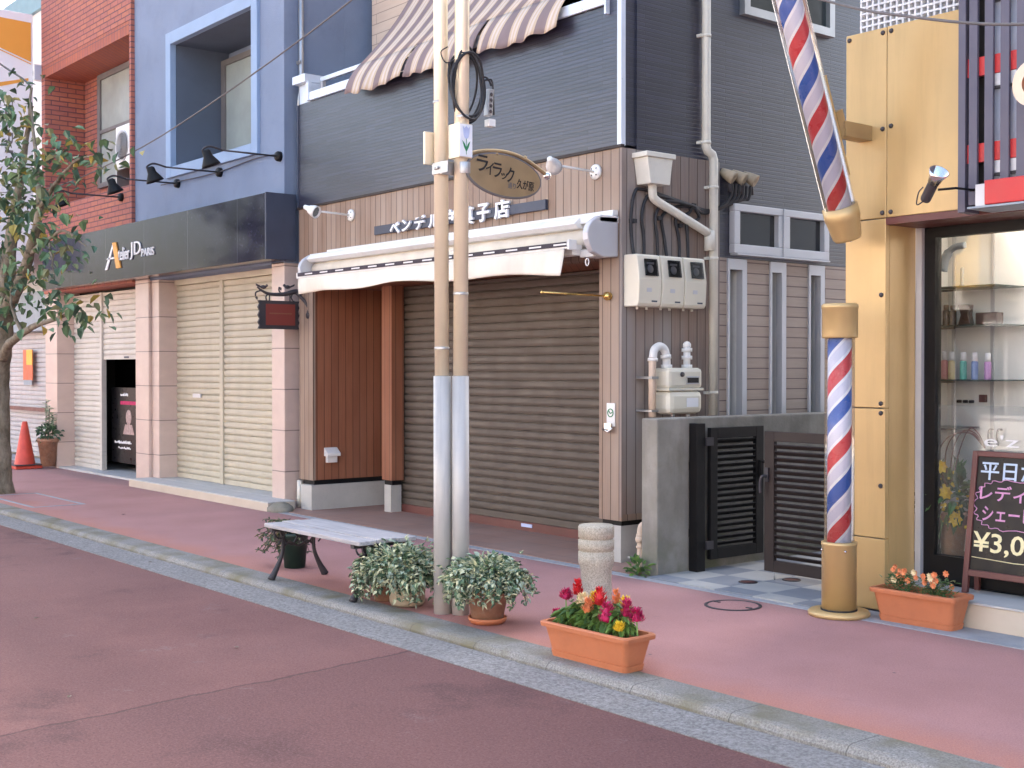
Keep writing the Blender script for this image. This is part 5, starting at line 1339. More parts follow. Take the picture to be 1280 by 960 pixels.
# ------------------------------------------------------------------ barber poles
def stripes(c, ax, u, w, r, h0, h1, pitch, phase):
    """helical bands: every band is its own strip of faces"""
    bands = [(0.235, 1), (0.05, 3), (0.165, 2), (0.05, 3), (0.235, 0), (0.05, 3), (0.165, 2), (0.05, 3)]
    m = MB(); nb = 48; rows = int((h1 - h0) / pitch * 28)
    cum = 0
    for width, mi in bands:
        k = max(1, round(width * nb)) * 2
        b = len(m.v)
        for j in range(rows + 1):
            h = h0 + (h1 - h0) * j / rows
            for i in range(k + 1):
                a = 2 * PI * (cum + width * i / k + h / pitch + phase)
                p = c + ax * h + (u * math.cos(a) + w * math.sin(a)) * r
                m.v.append(tuple(p))
        for j in range(rows):
            for i in range(k):
                q = b + j * (k + 1) + i
                m.face([q, q + 1, q + k + 2, q + k + 1], mi, True)
        cum += width
    return m
SM = ['barber_red', 'barber_blue', 'barber_pale', 'barber_white']
def ring(c, ax, r0, r1, h0, h1): return MB().lathe([(0, h0), (r0, h0), (r1, h1), (0, h1)], c, 32, axis=ax)

bc = Vector((-4.70, 6.36, 0))
P = thing('barber_pole', bc, 'upright barber pole with gold cap and base standing on the pavement', 'barber pole')
Zx, Ux, Wx = Vector((0, 0, 1)), Vector((1, 0, 0)), Vector((0, 1, 0))
m = MB(); m.lathe([(0.182, 0.002), (0.185, 0.02), (0.175, 0.032), (0.0, 0.032)], bc, 40); m.build('foot_plate', 'gold', P)
m = MB(); m.lathe([(0.104, 0.038), (0.104, 0.425), (0.107, 0.428), (0.107, 0.445), (0.10, 0.448), (0.0, 0.448)], bc, 36); m.build('base', 'gold', P)
m = MB(); m.lathe([(0.109, 0.033), (0.109, 0.042)], bc, 32); m.build('rubber_ring', 'cable', P)
stripes(bc, Zx, Ux, Wx, 0.072, 0.449, 1.68, 0.47, 0.10).build('striped_cylinder', SM, P)
m = MB(); m.lathe([(0.090, 0.449), (0.090, 1.68)], bc, 40); m.build('clear_cover', 'clearplastic', P)
m = MB(); m.lathe([(0.0, 1.68), (0.104, 1.68), (0.107, 1.69), (0.107, 1.855), (0.110, 1.857), (0.110, 1.878), (0.10, 1.888), (0.0, 1.890)], bc, 36); m.build('cap', 'gold', P)
m = MB()
for a in (-2.1, -0.6): m.lathe([(0, 0.010), (0.007, 0.008), (0.008, 0)], bc + Vector((math.cos(a) * 0.107, math.sin(a) * 0.107, 0.40)), 8, axis=(math.cos(a), math.sin(a), 0))
m.build('screw', 'chrome', P)

pc = Vector((-4.75, 6.50, 2.30)); ax = Vector((0, -0.42, 1)).normalized()
u = Vector((1, 0, 0)); w_ = ax.cross(u)
P = thing('barber_pole', pc, 'tilted barber pole hanging from the cream panel over the pavement', 'barber pole')
m = MB(); m.lathe([(0.0, -0.01), (0.078, -0.01), (0.088, 0.005), (0.105, 0.12), (0.109, 0.125), (0.109, 0.20), (0.0, 0.20)], pc, 36, axis=ax); m.build('end_cap', 'gold', P)
m = MB(); m.ball(pc - ax * 0.015 + Vector((0, 0.03, 0)), 0.012, 8); m.build('drain_screw', 'chrome', P)
stripes(pc, ax, u, w_, 0.074, 0.201, 2.5, 0.47, 0.62).build('striped_cylinder', SM, P)
m = MB(); m.lathe([(0.096, 0.201), (0.096, 2.5)], pc, 40, axis=ax); m.build('clear_cover', 'clearplastic', P)
back = -w_ if (-w_).y > 0 else w_
m = MB(); m.obox(pc + ax * 0.19 + back * 0.098 - u * 0.02, u * 0.04, back * 0.018, ax * 2.3); m.build('back_rail', 'gold', P)
m = MB(); m.obox(pc + ax * 0.36 + back * 0.117 - u * 0.03, u * 0.06, back * 0.02, ax * 0.62); m.build('mount_plate', 'gold', P)
kb = pc + ax * 0.68 + back * 0.137
m = MB(); m.obox(kb - u * 0.035 - ax * 0.10, u * 0.07, back * 0.07 + ax * 0.0, ax * 0.17); m.tube([(-4.75, kb.y + 0.04, kb.z - 0.02), (-4.75, 6.679, kb.z - 0.03)], 0.03, 4); m.box(-4.80, -4.70, kb.y + 0.05, 6.679, kb.z - 0.07, kb.z + 0.02); m.build('wall_arm', 'goldplate', P)
m = MB(); m.obox(pc + ax * 2.5 - u * 0.11 - w_ * 0.11, u * 0.22, w_ * 0.22, ax * 0.02); m.build('top_cap', 'gold', P)

# ------------------------------------------------------------------ chalkboard and planter before the barber shop
def bp(x, t, out=0.0): return (x, 6.855 + 0.12 * t - out, 0.155 + 0.845 * t)
A = thing('a_board', (-3.9, 6.9, 0.152), 'leaning red-framed blackboard with hand-written prices in front of the window', 'sign board')
XL, XR = -4.185, -3.555
def bslab(m, x0, x1, t0, t1, o0, th):
    m.prism([bp(x0, t0, o0), bp(x1, t0, o0), bp(x1, t1, o0), bp(x0, t1, o0)], (0, th, 0))
m = MB(); bslab(m, XL, XL + 0.035, 0, 1, 0, 0.03); bslab(m, XR - 0.035, XR, 0, 1, 0, 0.03); bslab(m, XL + 0.035, XR - 0.035, 0.962, 1, 0, 0.03); bslab(m, XL + 0.035, XR - 0.035, 0.12, 0.165, 0, 0.03)
m.build('frame', 'boardframe', A, 0.004)
m = MB(); bslab(m, XL + 0.035, XR - 0.035, 0.165, 0.962, -0.012, 0.010); m.build('panel', 'board', A)
m = MB(); m.obox((XL, 7.0, 0.153), (0.03, 0, 0), (0, 0.02, 0), (0, -0.02, 0.80)); m.obox((XR - 0.03, 7.0, 0.153), (0.03, 0, 0), (0, 0.02, 0), (0, -0.02, 0.80)); m.build('rear_leg', 'boardframe', A)
upv = Vector(bp(0, 1)) - Vector(bp(0, 0))
def bt(s, x0, x1, t0, t1, mat, bold=0.0):
    return text_mesh('writing', s, mat, A, bp(x0, t0, -0.0115), (x1 - x0, 0, 0), upv * (t1 - t0), 0.002, bold=bold)
bt('平日だけ', -4.125, -3.630, 0.80, 0.925, 'chalkblue', 0.012)
bt('レディース', -4.120, -3.590, 0.655, 0.765, 'chalkpink', 0.012)
bt('シェービング', -4.095, -3.600, 0.51, 0.625, 'chalkpink', 0.012)
bt('¥3,000', -4.140, -3.630, 0.275, 0.435, 'chalkyellow', 0.012)
m = MB()
cl = []
for i in range(97):
    a = 2 * PI * i / 96
    k = 1 + 0.045 * math.cos(a * 22)
    cl.append(bp(-3.87 + 0.275 * k * (abs(math.cos(a)) ** 0.6) * (1 if math.cos(a) > 0 else -1), 0.63 + 0.172 * k * (abs(math.sin(a)) ** 0.75) * (1 if math.sin(a) > 0 else -1), -0.010))
m.tube(cl, 0.0028, 5); m.build('cloud_outline', 'chalkpink', A)
m = MB(); m.tube([bp(-4.14, 0.255, -0.010), bp(-3.87, 0.242, -0.010), bp(-3.65, 0.25, -0.010)], 0.0028, 5); m.build('underline', 'chalkyellow', A)

def trough(name, label, x0, x1, y0, y1, h, rot, mats, flowers):
    cx, cy = (x0 + x1) / 2, (y0 + y1) / 2
    P = thing(name, (cx, cy, 0.003), label, 'planter', 'terracotta-coloured trough planters with flowers on the pavement')
    ca, sa = math.cos(rot), math.sin(rot)
    def tr(x, y, z): return (cx + (x - cx) * ca - (y - cy) * sa, cy + (x - cx) * sa + (y - cy) * ca, z)
    def loop(e, z, rc=0.03, n=4):
        pts = []
        for qx, qy, a0 in ((x1 + e - rc, y1 + e - rc, 0), (x0 - e + rc, y1 + e - rc, PI / 2), (x0 - e + rc, y0 - e + rc, PI), (x1 + e - rc, y0 - e + rc, 1.5 * PI)):
            for k in range(n + 1):
                a = a0 + PI / 2 * k / n
                pts.append(tr(qx + rc * math.cos(a), qy + rc * math.sin(a), z))
        return pts
    m = MB()
    rings = [loop(0.000, 0.004), loop(0.006, 0.035), loop(0.001, 0.036), loop(0.003, 0.042), loop(0.026, h - 0.028), loop(0.044, h - 0.026), loop(0.046, h - 0.006), loop(0.040, h), loop(0.022, h), loop(0.016, h - 0.03), loop(0.012, h - 0.045)]
    n = len(rings[0])
    for r_ in rings: m.v += r_
    for i in range(len(rings) - 1):
        for k in range(n):
            k2 = (k + 1) % n
            m.face([i * n + k, i * n + k2, (i + 1) * n + k2, (i + 1) * n + k], 0, False)
    m.face(list(range(n - 1, -1, -1)))
    m.build('trough', 'terra', P)
    m = MB(); m.poly(loop(0.0125, h - 0.043)); m.build('soil', 'soil', P)
    return P, tr
P, tr = trough('flower_trough', 'orange-brown trough of red, pink and yellow plume flowers at the kerb', -4.985, -4.440, 4.30, 4.44, 0.185, R(1.5), None, None)
m = MB()
for k in range(40):
    x = rnd.uniform(-4.92, -4.51); y = rnd.uniform(4.35, 4.40); z = rnd.uniform(0.20, 0.31)
    m.tube([tr(x, y, 0.14), tr(x + rnd.uniform(-.02, .02), y, z)], 0.005, 5, 2)
    for j in range(9):
        a = rnd.uniform(0, 2 * PI)
        p = Vector(tr(x, y, 0.195 + max(z - 0.185, 0.02) * j / 9))
        m.leaf(p, (math.cos(a), math.sin(a), rnd.uniform(-0.3, 0.5)), (0, 0, 1), rnd.uniform(0.055, 0.095), rnd.uniform(0.028, 0.045), rnd.choice((0, 1, 1)), 0.2, 0.45)
m.build('leaves', ['mid_leaf', 'bright_leaf', 'bright_leaf'], P)
def plume(c, h, r, mat):
    m = MB(); c = Vector(c)
    q = MB(); q.tube([(c.x, c.y, 0.13), (c.x + 0.006, c.y, c.z * 0.6), (c.x, c.y, c.z + 0.01)], 0.004, 5); q.build('stem', 'bright_leaf', P)
    for _ in range(110):
        t = rnd.random() ** 0.8
        a = rnd.uniform(0, 2 * PI)
        rr = r * (1 - t) ** 0.7 * rnd.uniform(0.6, 1.05)
        p = c + Vector((math.cos(a) * rr, math.sin(a) * rr, h * t))
        m.leaf(p, (math.cos(a), math.sin(a), 1.2), (math.cos(a), math.sin(a), 0), rnd.uniform(0.018, 0.032), 0.010, 0, 0.2, 0)
    m.lathe([(0, 0), (r * 0.75, h * 0.15), (r * 0.5, h * 0.55), (0, h * 0.95)], c, 8)
    m.build('flower_plume', mat, P)
for x, y, z, h, r, mt in ((-4.885, 4.40, 0.315, 0.075, 0.022, 'fl_red'), (-4.92, 4.35, 0.295, 0.045, 0.028, 'fl_pink'), (-4.80, 4.36, 0.275, 0.06, 0.035, 'fl_cream'), (-4.77, 4.41, 0.28, 0.06, 0.03, 'fl_yellow'), (-4.70, 4.38, 0.29, 0.085, 0.038, 'fl_red'), (-4.735, 4.33, 0.255, 0.065, 0.022, 'fl_orange'), (-4.62, 4.42, 0.29, 0.08, 0.014, 'fl_orange'), (-4.60, 4.335, 0.225, 0.095, 0.052, 'fl_pink'), (-4.55, 4.41, 0.275, 0.07, 0.030, 'fl_yellow'), (-4.52, 4.39, 0.255, 0.085, 0.030, 'fl_pink'), (-4.45, 4.39, 0.245, 0.055, 0.035, 'fl_pink'), (-4.50, 4.32, 0.20, 0.035, 0.020, 'fl_yellow'), (-4.97, 4.33, 0.20, 0.03, 0.014, 'fl_pink')):
    plume(tr(x, y, z), h, r, mt)
P, tr = trough('flower_trough', 'orange-brown trough of small orange blossoms before the barber shop step', -4.46, -3.99, 6.42, 6.57, 0.200, R(2), None, None)
def tuft(xc, r, n):
    m = MB()
    for _ in range(n):
        x = xc + rnd.gauss(0, r); y = rnd.uniform(6.45, 6.55); z = rnd.uniform(0.18, 0.29)
        a = rnd.uniform(0, 2 * PI)
        m.leaf(tr(x, y, z - 0.02), (math.cos(a), math.sin(a), rnd.uniform(0, 1)), (0, 0, 1), rnd.uniform(0.03, 0.05), 0.012, rnd.choice((0, 0, 1)), 0.2, 0.1)
    m.build('leaves', ['mid_leaf', 'leaf_d'], P)
    for _ in range(int(n / 14)):
        m = MB(); c = tr(xc + rnd.gauss(0, r * 0.95), rnd.uniform(6.43, 6.54), rnd.uniform(0.235, 0.315))
        rosette(m, c, rnd.uniform(0.018, 0.026), 2); m.build('blossom', rnd.choice(['fl_orange', 'fl_orange', 'fl_cream']), P)
tuft(-4.36, 0.045, 200); tuft(-4.14, 0.062, 260)

# ------------------------------------------------------------------ bollard
A = tag(MB().lathe([(0.098, -0.01), (0.096, 0.10), (0.094, 0.20), (0.097, 0.26), (0.108, 0.295), (0.111, 0.31), (0.111, 0.368), (0.103, 0.372), (0.103, 0.380), (0.111, 0.384), (0.111, 0.442), (0.103, 0.446), (0.103, 0.454), (0.111, 0.458), (0.111, 0.522), (0.104, 0.533), (0.0, 0.535)], (-5.72, 5.30, 0), 40).build('bollard', 'bollard'), 'short round stone bollard with two grooves behind the red plume flowers', 'bollard')

# ------------------------------------------------------------------ twin street poles
P1 = thing('street_pole', (-6.275, 4.53, 0), 'cream street pole with a plain back plate, the one nearer the bench', 'pole')
m = MB(); m.tube([(-6.275, 4.53, 1.452), (-6.30, 4.53, 6.5)], 0.044, 18); m.build('shaft', 'polecream', P1)
m = MB(); m.tube([(-6.265, 4.53, -0.02), (-6.27, 4.53, 1.45)], [0.058, 0.055], 16); m.build('sleeve', 'postbase', P1)
m = MB(); m.box(-6.345, -6.325, 4.44, 4.56, 2.74, 2.94); m.build('back_plate', 'polecream', P1, 0.004)
P2 = thing('street_pole', (-6.165, 4.61, 0), 'cream street pole carrying the oval sign arm and the flower plate', 'pole')
m = MB(); m.tube([(-6.172, 4.595, 1.452), (-6.152, 4.61, 6.5)], 0.045, 18); m.build('shaft', 'polecream', P2)
m = MB(); m.tube([(-6.172, 4.595, -0.02), (-6.172, 4.595, 1.45)], [0.054, 0.052], 16); m.build('sleeve', 'postbase', P2)
m = MB(); m.box(-6.30, -6.14, 4.475, 4.482, 2.675, 2.745); m.box(-6.225, -6.205, 4.48, 4.62, 2.67, 2.75); m.tube([(-6.26, 4.485, 2.71), (-6.26, 4.46, 2.71)], 0.010, 8); m.tube([(-6.235, 4.485, 2.71), (-6.235, 4.46, 2.71)], 0.010, 8)
m.lathe([(0.050, -0.035), (0.050, 0.035)], (-6.158, 4.61, 2.71), 18); m.lathe([(0.049, -0.035), (0.049, 0.035)], (-6.282, 4.53, 2.71), 18)
m.build('clamp', 'steel', P2, 0.002)
for z, P_, c_ in ((1.62, P1, (-6.275, 4.53)), (3.12, P1, (-6.288, 4.53)), (1.95, P2, (-6.170, 4.596)), (3.02, P2, (-6.160, 4.602))):
    m = MB(); m.lathe([(0.0462, -0.008), (0.0468, -0.006), (0.0468, 0.006), (0.0462, 0.008)], (c_[0], c_[1], z), 18); m.build('band', 'steel', P_)
A = thing('flower_plate', (-6.12, 4.58, 2.77), 'small white plate with a lilac tulip and green leaves on the pole', 'sign')
bx('case', 'polecream', A, (-6.215, -6.105, 4.535, 4.635, 2.765, 2.972), bevel=0.004)
bx('face', 'bannerwhite', A, (-6.1045, -6.1005, 4.540, 4.632, 2.772, 2.966))
m = MB()
def eo(cy, cz, ry, rz, n=16): return [(-6.1002, cy + ry * math.cos(2 * PI * k / n), cz + rz * math.sin(2 * PI * k / n)) for k in range(n)]
m.prism(eo(4.586, 2.915, 0.022, 0.036), (0.0012, 0, 0)); m.prism([(-6.1002, 4.564, 2.915), (-6.1002, 4.560, 2.955), (-6.1002, 4.575, 2.935), (-6.1002, 4.586, 2.958), (-6.1002, 4.597, 2.935), (-6.1002, 4.612, 2.955), (-6.1002, 4.608, 2.915)], (0.0016, 0, 0)); m.build('tulip', 'tulip_l', A)
m = MB()
for s_ in (-1, 1):
    m.prism([(-6.1002, 4.586, 2.80), (-6.1002, 4.586 + s_ * 0.018, 2.83), (-6.1002, 4.586 + s_ * 0.030, 2.868), (-6.1002, 4.586 + s_ * 0.012, 2.850), (-6.1002, 4.586, 2.825)], (0.0012, 0, 0))
m.prism([(-6.1002, 4.584, 2.785), (-6.1002, 4.588, 2.785), (-6.1002, 4.588, 2.88), (-6.1002, 4.584, 2.88)], (0.0010, 0, 0)); m.build('tulip_leaf', 'tulip_g', A)

A = thing('oval_sign', (-6.12, 4.9, 2.7), 'bronze oval street sign with black brush lettering hung from a curved arm', 'sign')
m = MB()
m.tube(spline([(-6.12, 4.62, 2.795), (-6.12, 4.72, 2.822), (-6.12, 4.84, 2.835), (-6.12, 4.96, 2.83), (-6.12, 5.08, 2.80), (-6.12, 5.18, 2.755), (-6.12, 5.235, 2.728)], 6), 0.013, 10); m.build('arm', 'goldplate', A)
m = MB(); m.ball((-6.12, 5.245, 2.722), 0.026, 12); m.build('arm_finial', 'chrome', A)
T_ = R(-4.5)
oc, ou, ov = Vector((-6.12, 4.89, 2.688)), Vector((0, math.cos(T_), math.sin(T_))), Vector((0, -math.sin(T_), math.cos(T_)))
ell = [oc + ou * 0.292 * math.cos(2 * PI * k / 56) + ov * 0.128 * math.sin(2 * PI * k / 56) for k in range(56)]
m = MB(); m.prism([p - Vector((0.009, 0, 0)) for p in ell], (0.018, 0, 0)); m.build('plate', 'goldplate', A, 0.003)
m = MB(); m.tube([p for p in ell] + [ell[0]], 0.0105, 8, cap=False); m.build('rim', 'greyprint', A)
m = MB()
for y in (4.83, 5.06): m.tube([(-6.12, y, 2.83), (-6.12, y, 2.79)], 0.008, 8); m.tube([(-6.12, y, 2.825), (-6.12, y, 2.81)], 0.013, 8)
m.build('hanger', 'goldplate', A)
def ot(s, a0, a1, b0, b1, mat='ink', tilt=0.0, bold=0.0):
    uu = ou * (a1 - a0) + ov * (a1 - a0) * tilt
    return text_mesh('lettering', s, mat, A, oc + Vector((0.0095, 0, 0)) + ou * a0 + ov * b0, uu, ov * (b1 - b0), 0.002, bold=bold)
for i, (ch, a, b, z0, z1) in enumerate((('ラ', -0.222, -0.135, -0.005, 0.095), ('イ', -0.150, -0.090, -0.015, 0.062), ('ラ', -0.095, -0.025, -0.022, 0.068), ('ッ', -0.030, 0.020, -0.025, 0.015), ('ク', 0.015, 0.075, -0.035, 0.058))):
    ot(ch, a, b, z0, z1, bold=0.012)
ot('通り', 0.030, 0.092, -0.072, -0.035, 'greyprint')
ot('久が原', 0.100, 0.238, -0.062, 0.000, bold=0.008)

A = thing('cable_coil', (-6.15, 4.64, 3.2), 'black coiled cable strapped to the pole above the oval sign', 'cable')
m = MB()
for k in range(6):
    ry, rz = 0.105 + 0.008 * (k % 3), 0.19 + 0.012 * (k % 4)
    cy, cz, dx = 4.635 + 0.012 * math.sin(k), 3.215 + 0.015 * math.cos(k * 2), -6.20 + 0.016 * k
    m.tube([(dx + 0.02 * math.sin(a * 2 + k), cy + ry * math.cos(a), cz + rz * math.sin(a)) for a in [i * 2 * PI / 30 for i in range(31)]], 0.0075, 6, cap=False)
m.build('loops', 'cable', A)
m = MB(); m.tube(spline([(-6.155, 4.73, 3.27), (-6.152, 4.77, 3.285), (-6.15, 4.80, 3.265), (-6.15, 4.815, 3.235)], 5), 0.006, 6); m.tube(spline([(-6.155, 4.73, 3.25), (-6.152, 4.785, 3.27), (-6.15, 4.825, 3.255), (-6.15, 4.835, 3.06)], 5), 0.006, 6); m.tube(spline([(-6.2, 4.52, 3.44), (-6.2, 4.47, 3.40), (-6.19, 4.50, 3.34), (-6.18, 4.57, 3.37)], 5), 0.004, 6)
m.lathe([(0.047, -0.004), (0.047, 0.004)], (-6.158, 4.61, 3.40), 16); m.build('leads', 'cable', A)
A = thing('cable_box', (-6.15, 4.80, 3.1), 'small grey junction box with a white plug hanging from the coiled cable', 'box')
m = MB(); m.obox((-6.175, 4.775, 3.05), (0.04, 0, 0), (0, 0.038, 0), (0, 0.012, 0.165)); m.build('case', 'steel', A, 0.003)
m = MB()
for k in range(4): m.lathe([(0.008, 0), (0.012, 0.003), (0.008, 0.004)], (-6.134, 4.797 + 0.002 * k, 3.075 + 0.035 * k), 10, axis=(1, 0, 0))
m.build('socket_ring', 'iron', A)
bx('plug', 'white', A, (-6.18, -6.13, 4.785, 4.835, 2.985, 3.03), bevel=0.003)

# ------------------------------------------------------------------ bench
Bn = thing('bench', (-7.42, 4.5, 0), 'backless bench of weathered grey planks on dark cast-iron legs', 'bench')
for y0, y1, z in ((4.265, 4.395, 0.40), (4.405, 4.545, 0.405), (4.555, 4.70, 0.40)): bx('plank', 'bench', Bn, (-8.06, -6.80, y0, y1, z - 0.028, z), bevel=0.005)
for xe in (-7.98, -6.90):
    m = MB(); m.box(xe - 0.02, xe + 0.02, 4.275, 4.69, 0.345, 0.371); m.build('seat_bracket', 'iron', Bn)
    for s_, y0 in ((-1, 4.36), (1, 4.63)):
        m = MB(); sp = spline([(xe, y0, 0.36), (xe, y0 - s_ * 0.012, 0.27), (xe, y0 - s_ * 0.004, 0.18), (xe, y0 + s_ * 0.035, 0.09), (xe, y0 + s_ * 0.085, 0.004)], 5)
        m.tube(sp, [0.020 - 0.002 * math.sin(PI * i / 20) * 3 + 0.010 * (i / 20) ** 3 for i in range(len(sp))], 8, flat=0.8)
        m.build('leg', 'iron', Bn)
    m = MB()
    for k in range(3):
        yc = 4.33 + k * 0.165
        m.tube([(xe + 0.03, yc + 0.045 * math.cos(a), 0.352 - 0.055 * math.sin(a)) for a in [PI * i / 10 for i in range(11)]], 0.007, 6)
        m.tube([(xe + 0.03, yc, 0.352), (xe + 0.03, yc + 0.02, 0.30), (xe + 0.03, yc, 0.27), (xe + 0.03, yc - 0.02, 0.25)], 0.006, 6)
    m.tube(spline([(xe, 4.36, 0.22), (xe, 4.42, 0.26), (xe, 4.495, 0.23), (xe, 4.57, 0.26), (xe, 4.63, 0.22)], 5), 0.009, 6)
    m.tube(spline([(xe, 4.36, 0.30), (xe, 4.44, 0.24), (xe, 4.50, 0.30), (xe, 4.56, 0.24), (xe, 4.63, 0.30)], 5), 0.007, 6)
    m.build('scrollwork', 'iron', Bn)

# ------------------------------------------------------------------ potted plants
P = thing('potted_plant', (-8.42, 4.68, 0), 'dark green pot with a straggly twiggy plant under the far bench end', 'potted plant')
m = MB(); m.lathe([(0.078, 0.003), (0.10, 0.235), (0.108, 0.24), (0.108, 0.265), (0.095, 0.265), (0.09, 0.24), (0, 0.24)], (-8.40, 4.70, 0), 24); m.build('pot', 'potgreen', P)
m = MB()
for k in range(46):
    a = rnd.uniform(0, 2 * PI); d = rnd.uniform(0.08, 0.26)
    e = Vector((-8.45 + d * math.cos(a) * 1.0 - 0.05, 4.66 + d * math.sin(a) * 0.8, rnd.uniform(0.06, 0.34)))
    e.z = min(e.z, 0.35)
    sp = spline([(-8.40, 4.70, 0.24), (-8.41 + 0.3 * (e.x + 8.40), 4.70 + 0.3 * (e.y - 4.70), rnd.uniform(0.29, 0.35)), e], 5)
    m.tube(sp, 0.003, 4, 2)
    for p in sp[3:]:
        for _ in range(5):
            m.leaf(p, (rnd.uniform(-1, 1), rnd.uniform(-1, 1), rnd.uniform(-.6, .5)), (0, 0, 1), 0.034, 0.013, rnd.choice((0, 1)), 0.2, 0.2)
m.build('foliage', ['leaf_d', 'ivy_d', 'twig'], P)

def ivy(P, c, rad, n, trail, seed):
    """a mound of variegated ivy with trailing stems"""
    q = random.Random(seed)
    m = MB(); c = Vector(c)
    def lf(p, d, k=1.0):
        # five-pointed ivy leaf; now and then it is cream edged
        w = q.random()
        mi = 0 if w < 0.26 else (1 if w < 0.58 else (2 if w < 0.76 else 3))
        m.leaf(p, d, (q.uniform(-.5, .5), q.uniform(-.5, .5), 1), 0.038 * k * q.uniform(0.6, 1.35), 0.026 * k * q.uniform(0.7, 1.3), mi, 0.22, 0.25)
        if mi in (1, 0) and q.random() < 0.35:
            m.leaf(Vector(p) + Vector((0.002, -0.003, 0.003)), d, (q.uniform(-.5, .5), q.uniform(-.5, .5), 1), 0.040 * k, 0.010 * k, 2, 0.22, 0.25)
    for _ in range(n):
        a = q.uniform(0, 2 * PI); el = math.asin(q.uniform(-0.35, 1)); f = q.uniform(0.35, 1.0) ** 0.6 * (1.25 if q.random() < 0.08 else 1) * (1 + 0.16 * math.sin(a * 3 + seed) + 0.1 * math.sin(a * 7 + el * 5))
        d = Vector((math.cos(a) * math.cos(el), math.sin(a) * math.cos(el), math.sin(el)))
        p = c + Vector((d.x * rad[0], d.y * rad[1], d.z * rad[2])) * f
        if p.z < 0.02: continue
        lf(p, d + Vector((q.uniform(-.7, .7), q.uniform(-.7, .7), q.uniform(-.9, .4))))
    for k in range(trail):
        a = q.uniform(0, 2 * PI)
        d = Vector((math.cos(a), math.sin(a), 0))
        ln = q.uniform(0.8, 1.3)
        e = c + Vector((d.x * rad[0] * ln, d.y * rad[1] * ln, -q.uniform(0.3, 1.0) * rad[2]))
        e.z = max(e.z, 0.025)
        sp = spline([c + Vector((d.x * rad[0] * .3, d.y * rad[1] * .3, rad[2] * 0.45)), c + Vector((d.x * rad[0] * 0.85 * ln, d.y * rad[1] * 0.85 * ln, rad[2] * q.uniform(0.15, 0.5))), e], 8)
        m.tube(sp, 0.0022, 4, 4)
        for p in sp[2:]:
            for _ in range(3): lf(p + Vector((q.uniform(-.015, .015), q.uniform(-.015, .015), q.uniform(-.01, .01))), (q.uniform(-1, 1), q.uniform(-1, 1), q.uniform(-.8, .3)), 0.85)
    m.build('foliage', ['ivy_a', 'ivy_b', 'ivy_c', 'ivy_d', 'twig'], P)
P = thing('potted_ivy', (-6.62, 4.52, 0), 'low beige planter overflowing with variegated ivy beside the bench end', 'potted plant')
m = MB(); m.lathe([(0.100, 0.006), (0.112, 0.03), (0.118, 0.15), (0.13, 0.16), (0.13, 0.18), (0.11, 0.18), (0.10, 0.15), (0, 0.15)], (-6.61, 4.50, 0), 26); m.build('pot', 'potbeige', P)
ivy(P, (-6.67, 4.50, 0.205), (0.28, 0.22, 0.165), 1900, 60, 3)
P = thing('potted_ivy', (-6.86, 4.56, 0), 'small clay pot of trailing pale ivy half hidden under the bench end', 'potted plant')
m = MB(); m.lathe([(0.075, 0.003), (0.10, 0.15), (0.105, 0.15), (0.105, 0.175), (0.09, 0.175), (0.085, 0.15), (0, 0.15)], (-6.85, 4.50, 0), 24); m.build('pot', 'terraclay', P)
ivy(P, (-6.88, 4.50, 0.205), (0.20, 0.17, 0.11), 520, 22, 5)
P = thing('potted_ivy', (-5.86, 4.56, 0), 'round clay pot of variegated ivy with a white scratch beside the poles', 'potted plant')
m = MB(); m.lathe([(0.092, 0.022), (0.128, 0.205), (0.136, 0.21), (0.136, 0.235), (0.12, 0.235), (0.115, 0.21), (0, 0.21)], (-5.86, 4.56, 0), 28); m.build('pot', 'terraclay', P)
m = MB(); m.lathe([(0.098, 0.003), (0.112, 0.02), (0.116, 0.038), (0.108, 0.038), (0.10, 0.022), (0, 0.022)], (-5.86, 4.56, 0), 28); m.build('saucer', 'terra', P)
m = MB()
scr = []
for i in range(9):
    t = i / 8; a = R(-68) + R(26) * t; z = 0.115 + 0.07 * t + 0.012 * math.sin(t * 3); rr = 0.0925 + (0.128 - 0.092) * (z - 0.022) / 0.193
    scr.append((-5.86 + (rr + 0.001) * math.cos(a), 4.56 + (rr + 0.001) * math.sin(a), z))
m.tube(scr, [0.002, 0.004, 0.006, 0.007, 0.007, 0.006, 0.005, 0.004, 0.002], 6, flat=0.4); m.build('scratch', 'ltwhite', P)
ivy(P, (-5.86, 4.56, 0.255), (0.25, 0.21, 0.125), 1900, 52, 9)

# ------------------------------------------------------------------ overhead cables
def cable(name, pts, r, mat, label):
    o = MB().tube(spline(pts, 12), r, 6).build(name, mat); tag(o, label, 'cable')
cable('overhead_cable', [(-3.5, 4.95, 5.6), (-6.0, 4.98, 4.75), (-8.06, 5.0, 4.23), (-11.06, 5.0, 3.76), (-13.2, 5.0, 3.58), (-14.62, 5.0, 3.56), (-16.37, 5.0, 3.70), (-20, 5.0, 4.2)], 0.0065, 'greycable', 'grey overhead cable sagging across the blue wall toward the tree')
cable('overhead_cable', [(-6.0, 5.5, 4.45), (-4.9, 5.5, 3.78), (-4.12, 5.5, 3.42), (-3.73, 5.5, 3.27), (-3.05, 5.5, 3.08), (-2.0, 5.5, 2.95)], 0.008, 'greycable', 'thin grey overhead cable crossing the white lattice and slat sign')
cable('overhead_cable', [(-18.5, 5.0, 6.2), (-16.34, 5.0, 5.30), (-15.29, 5.0, 4.87), (-14.9, 4.9, 4.6)], 0.012, 'cable', 'short dark cable running into the tree crown before the white banner')

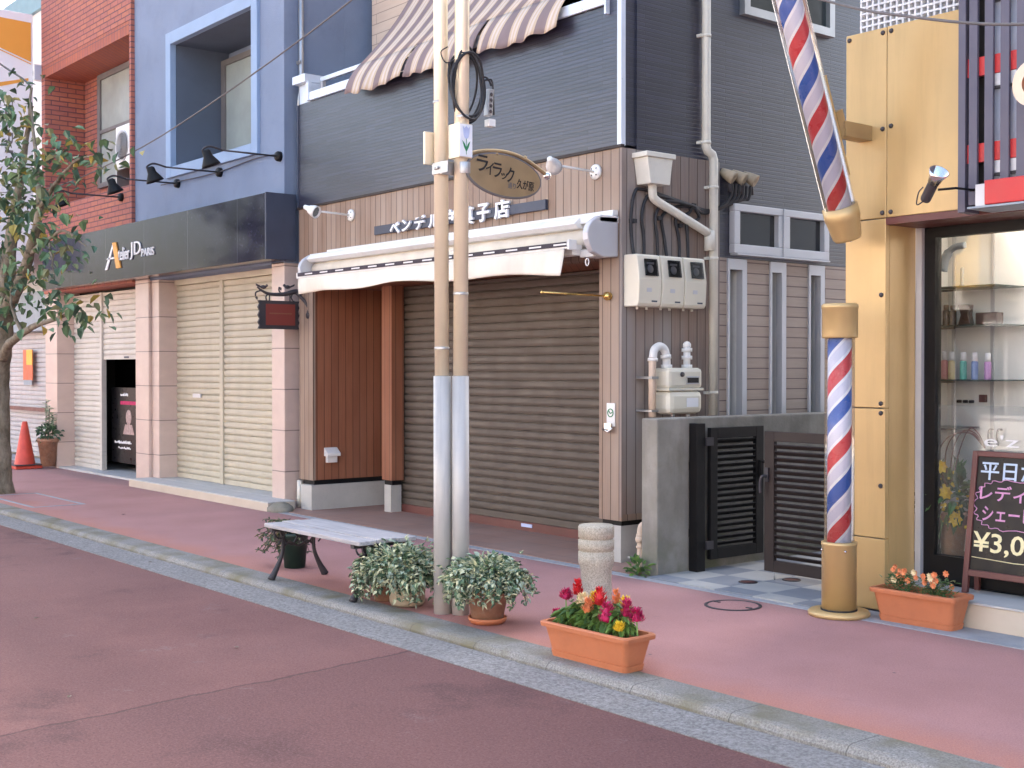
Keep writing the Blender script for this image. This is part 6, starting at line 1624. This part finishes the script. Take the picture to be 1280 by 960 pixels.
# ------------------------------------------------------------------ sunlit fronts across the street (they light the shade and show in the glass)
def across(name, label, x0, x1, h, mat, floors):
    t = thing(name, ((x0 + x1) / 2, -6.5, 0), label, 'building', 'sunlit buildings across the street')
    bx('wall', mat, t, (x0, x1, -11, -6.5, -0.05, h))
    n = max(2, int((x1 - x0) / 2.6)); dx = (x1 - x0) / n
    for f in range(floors):
        z = 0.6 + f * 3.0
        for k in range(n):
            xc = x0 + dx * (k + 0.5)
            w = bx('window', 'alu', t, (xc - 0.75, xc + 0.75, -6.5, -6.46, z, z + 1.7), bevel=0.01)
            bx('pane', 'darkglass', w, (xc - 0.68, xc - 0.03, -6.459, -6.452, z + 0.07, z + 1.63), (xc + 0.03, xc + 0.68, -6.459, -6.452, z + 0.07, z + 1.63))
    bx('parapet', 'white', t, (x0 - 0.05, x1 + 0.05, -11, -6.42, h + 0.002, h + 0.2))
    return t
across('apartment_building', 'pale sunlit building across the street, seen only as light and reflections', -40, -13.2, 4.4, 'paleplaster', 1)
across('apartment_building', 'cream sunlit building across the street, mirrored in the shop window', -13.1, -2.0, 4.2, 'paleplaster', 1)
across('apartment_building', 'white sunlit building across the street behind the viewpoint', -1.9, 22, 4.4, 'paleplaster', 1)
A = thing('yellow_sign', (-12.2, -6.0, 2.8), 'yellow sunlit shop sign across the street, mirrored in the barber window', 'sign')
bx('box', 'poster_y', A, (-12.7, -11.9, -6.40, -5.9, 2.9, 3.9), bevel=0.02)

for k, (x, y, z, a) in enumerate(((-5.62, 5.55, 0.002, 0.4), (-7.3, 5.3, 0.002, 0.9), (-8.9, 4.9, 0.002, 2.8), (-6.4, 3.2, -0.05, 0.2), (-7.9, 2.6, -0.05, 1.9), (-5.9, 2.1, -0.05, 2.5), (-9.6, 4.06, -0.043, 0.3), (-12.5, 5.0, 0.002, 1.1), (-13.6, 4.9, 0.002, 0.2))):
    m = MB(); m.leaf((x, y, z + 0.004), (math.cos(a), math.sin(a), 0.12), (0, 0, 1), 0.042, 0.022, 0, 0.15, 0.1)
    o = m.build('fallen_leaf', 'twig'); tag(o, 'small dry brown leaf lying loose on the ground', 'leaf', 'dry leaves scattered on the pavement and road')
